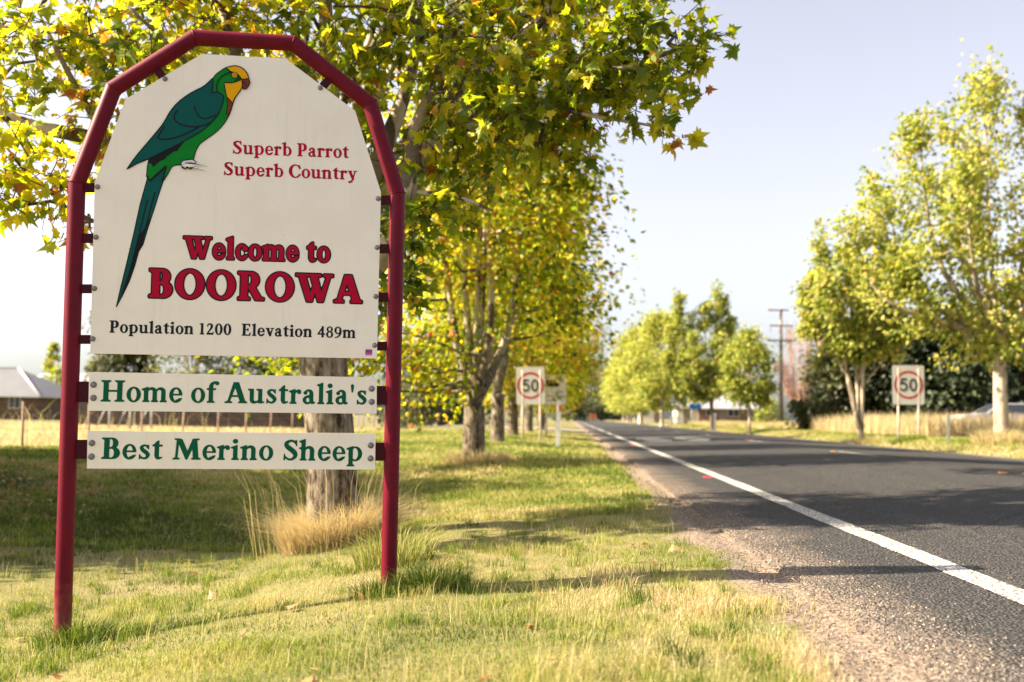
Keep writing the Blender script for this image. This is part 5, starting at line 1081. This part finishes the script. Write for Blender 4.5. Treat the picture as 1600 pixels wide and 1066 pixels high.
n = 14000; y = RNG.uniform(58, 100, n); x = RNG.uniform(11.6, 18, n); tag(blades('far_dry_grass', x, y, RNG.uniform(.2, .6, n)*(.3+1.2*fbm(x, y, .5, 2)), RNG.uniform(.03, .06, n), RNG.normal(.75, .15, n), .5), 'rough dry grass behind the power pole and street trees', 'grass', None, 'stuff')
# left paddock
n = 95000; y = 15*(58/15)**RNG.random(n); x = RNG.uniform(-40, -8.5, n); fr = -14.05+3.0*sstep(40, 52, y); k = (x < fr+.3*RNG.normal(0, 1, n)) & (x/y > -.66); x = x[k]; y = y[k]; n = len(x)
tag(blades('paddock_grass', x, y, RNG.uniform(.10, .28, n)*(.6+.8*fbm(x, y, .5, 2)), .0011*y*RNG.uniform(.6, 1.3, n), RNG.normal(.93, .08, n), .5), 'tall dry straw grass filling the paddock behind the wire fence', 'grass', None, 'stuff')
# tall weed stalks against the brick house
n = 130; y = RNG.uniform(26, 48, n); x = RNG.uniform(-30, -14.5, n); tag(blades('weed_stalks', x, y, RNG.uniform(.9, 1.7, n), RNG.uniform(.018, .03, n), RNG.normal(.8, .1, n), .7), 'tall dry weed stalks rising from the paddock grass', 'weeds', None, 'stuff')
# fallen leaves and loose stones
FALL = leafmat('fallen_leaf', [(0, (.20, .10, .04)), (.6, (.32, .17, .07)), (1, (.42, .28, .12))], .2)
n = 1500; v = RNG.random(n); y = 2.8*(16/2.8)**v; x = RNG.uniform(-1, .15, n)*y*.7; k = RNG.random(n) < .045+.9*sstep(-3.5, -6, x); x = np.r_[x[k], RNG.uniform(-11, -5.6, 5000)]; y = np.r_[y[k], RNG.uniform(10.5, 18.5, 5000)]; k = fbm(x, y, .6, 41) > np.where(x < -5.5, .45, 0); x = x[k]; y = y[k]; n = len(x)
lf = leaves('fallen_leaves', np.c_[x, y, ground_z(x, y)+RNG.uniform(.01, .035, n)], RNG.normal(0, 1, (n, 3))*np.array([1, 1, .3]), RNG.normal(0, .4, (n, 3))+np.array([0, 0, 1]), RNG.uniform(.04, .085, n), (LB, LBF), RNG.random(n), FALL, None)
tag(lf, 'brown fallen leaves strewn over the bank and the verge', 'leaves', None, 'stuff')
t = NT('loose_road_stone'); a_ = t.n('Attribute', attribute_name='tint'); t.base(t.ramp(a_.outputs['Fac'], [(0, (.05, .047, .045)), (.55, (.16, .14, .125)), (1, (.36, .28, .22))]), .85, .25)
n = 16000; v = RNG.random(n); y = 2.4*(14/2.4)**v; x = 1.20+RNG.normal(0, .17, n)+.16*(fbm(y, y*0+3.3, .9, 8)-.5); k = x > .7; x = x[k]; y = y[k]; n = len(x)
OC = np.array([(1, 0, 0), (-.4, .9, .1), (-.5, -.8, 0), (.1, .1, .75), (.3, -.2, -.6)]); OF = np.array([(0, 1, 3), (1, 2, 3), (2, 0, 3), (1, 0, 4), (2, 1, 4), (0, 2, 4)])
zz = np.maximum(ground_z(x, y), np.where(x > 1.13, road_z(x)+.004, -9)); P = np.c_[x, y, zz+.001]; s = RNG.uniform(.0022, .0065, n)*(1+.5*(RNG.random(n) < .06)); ang = RNG.uniform(0, 6.28, n); ca, sa = np.cos(ang), np.sin(ang)
Vx = OC[None]*(1+.25*RNG.normal(0, 1, (n, 5, 1))); X_ = Vx[..., 0]*ca[:, None]-Vx[..., 1]*sa[:, None]; Y_ = Vx[..., 0]*sa[:, None]+Vx[..., 1]*ca[:, None]
V = (P[:, None]+np.stack([X_, Y_, Vx[..., 2]], -1)*s[:, None, None]).reshape(-1, 3); FF = (OF[None]+np.arange(n)[:, None, None]*5).reshape(-1, 3)
tag(np_mesh('loose_gravel', V, FF, t.mat, np.repeat(RNG.random(n), 5)), 'loose grey and beige chips along the broken edge of the road', 'gravel', None, 'stuff')
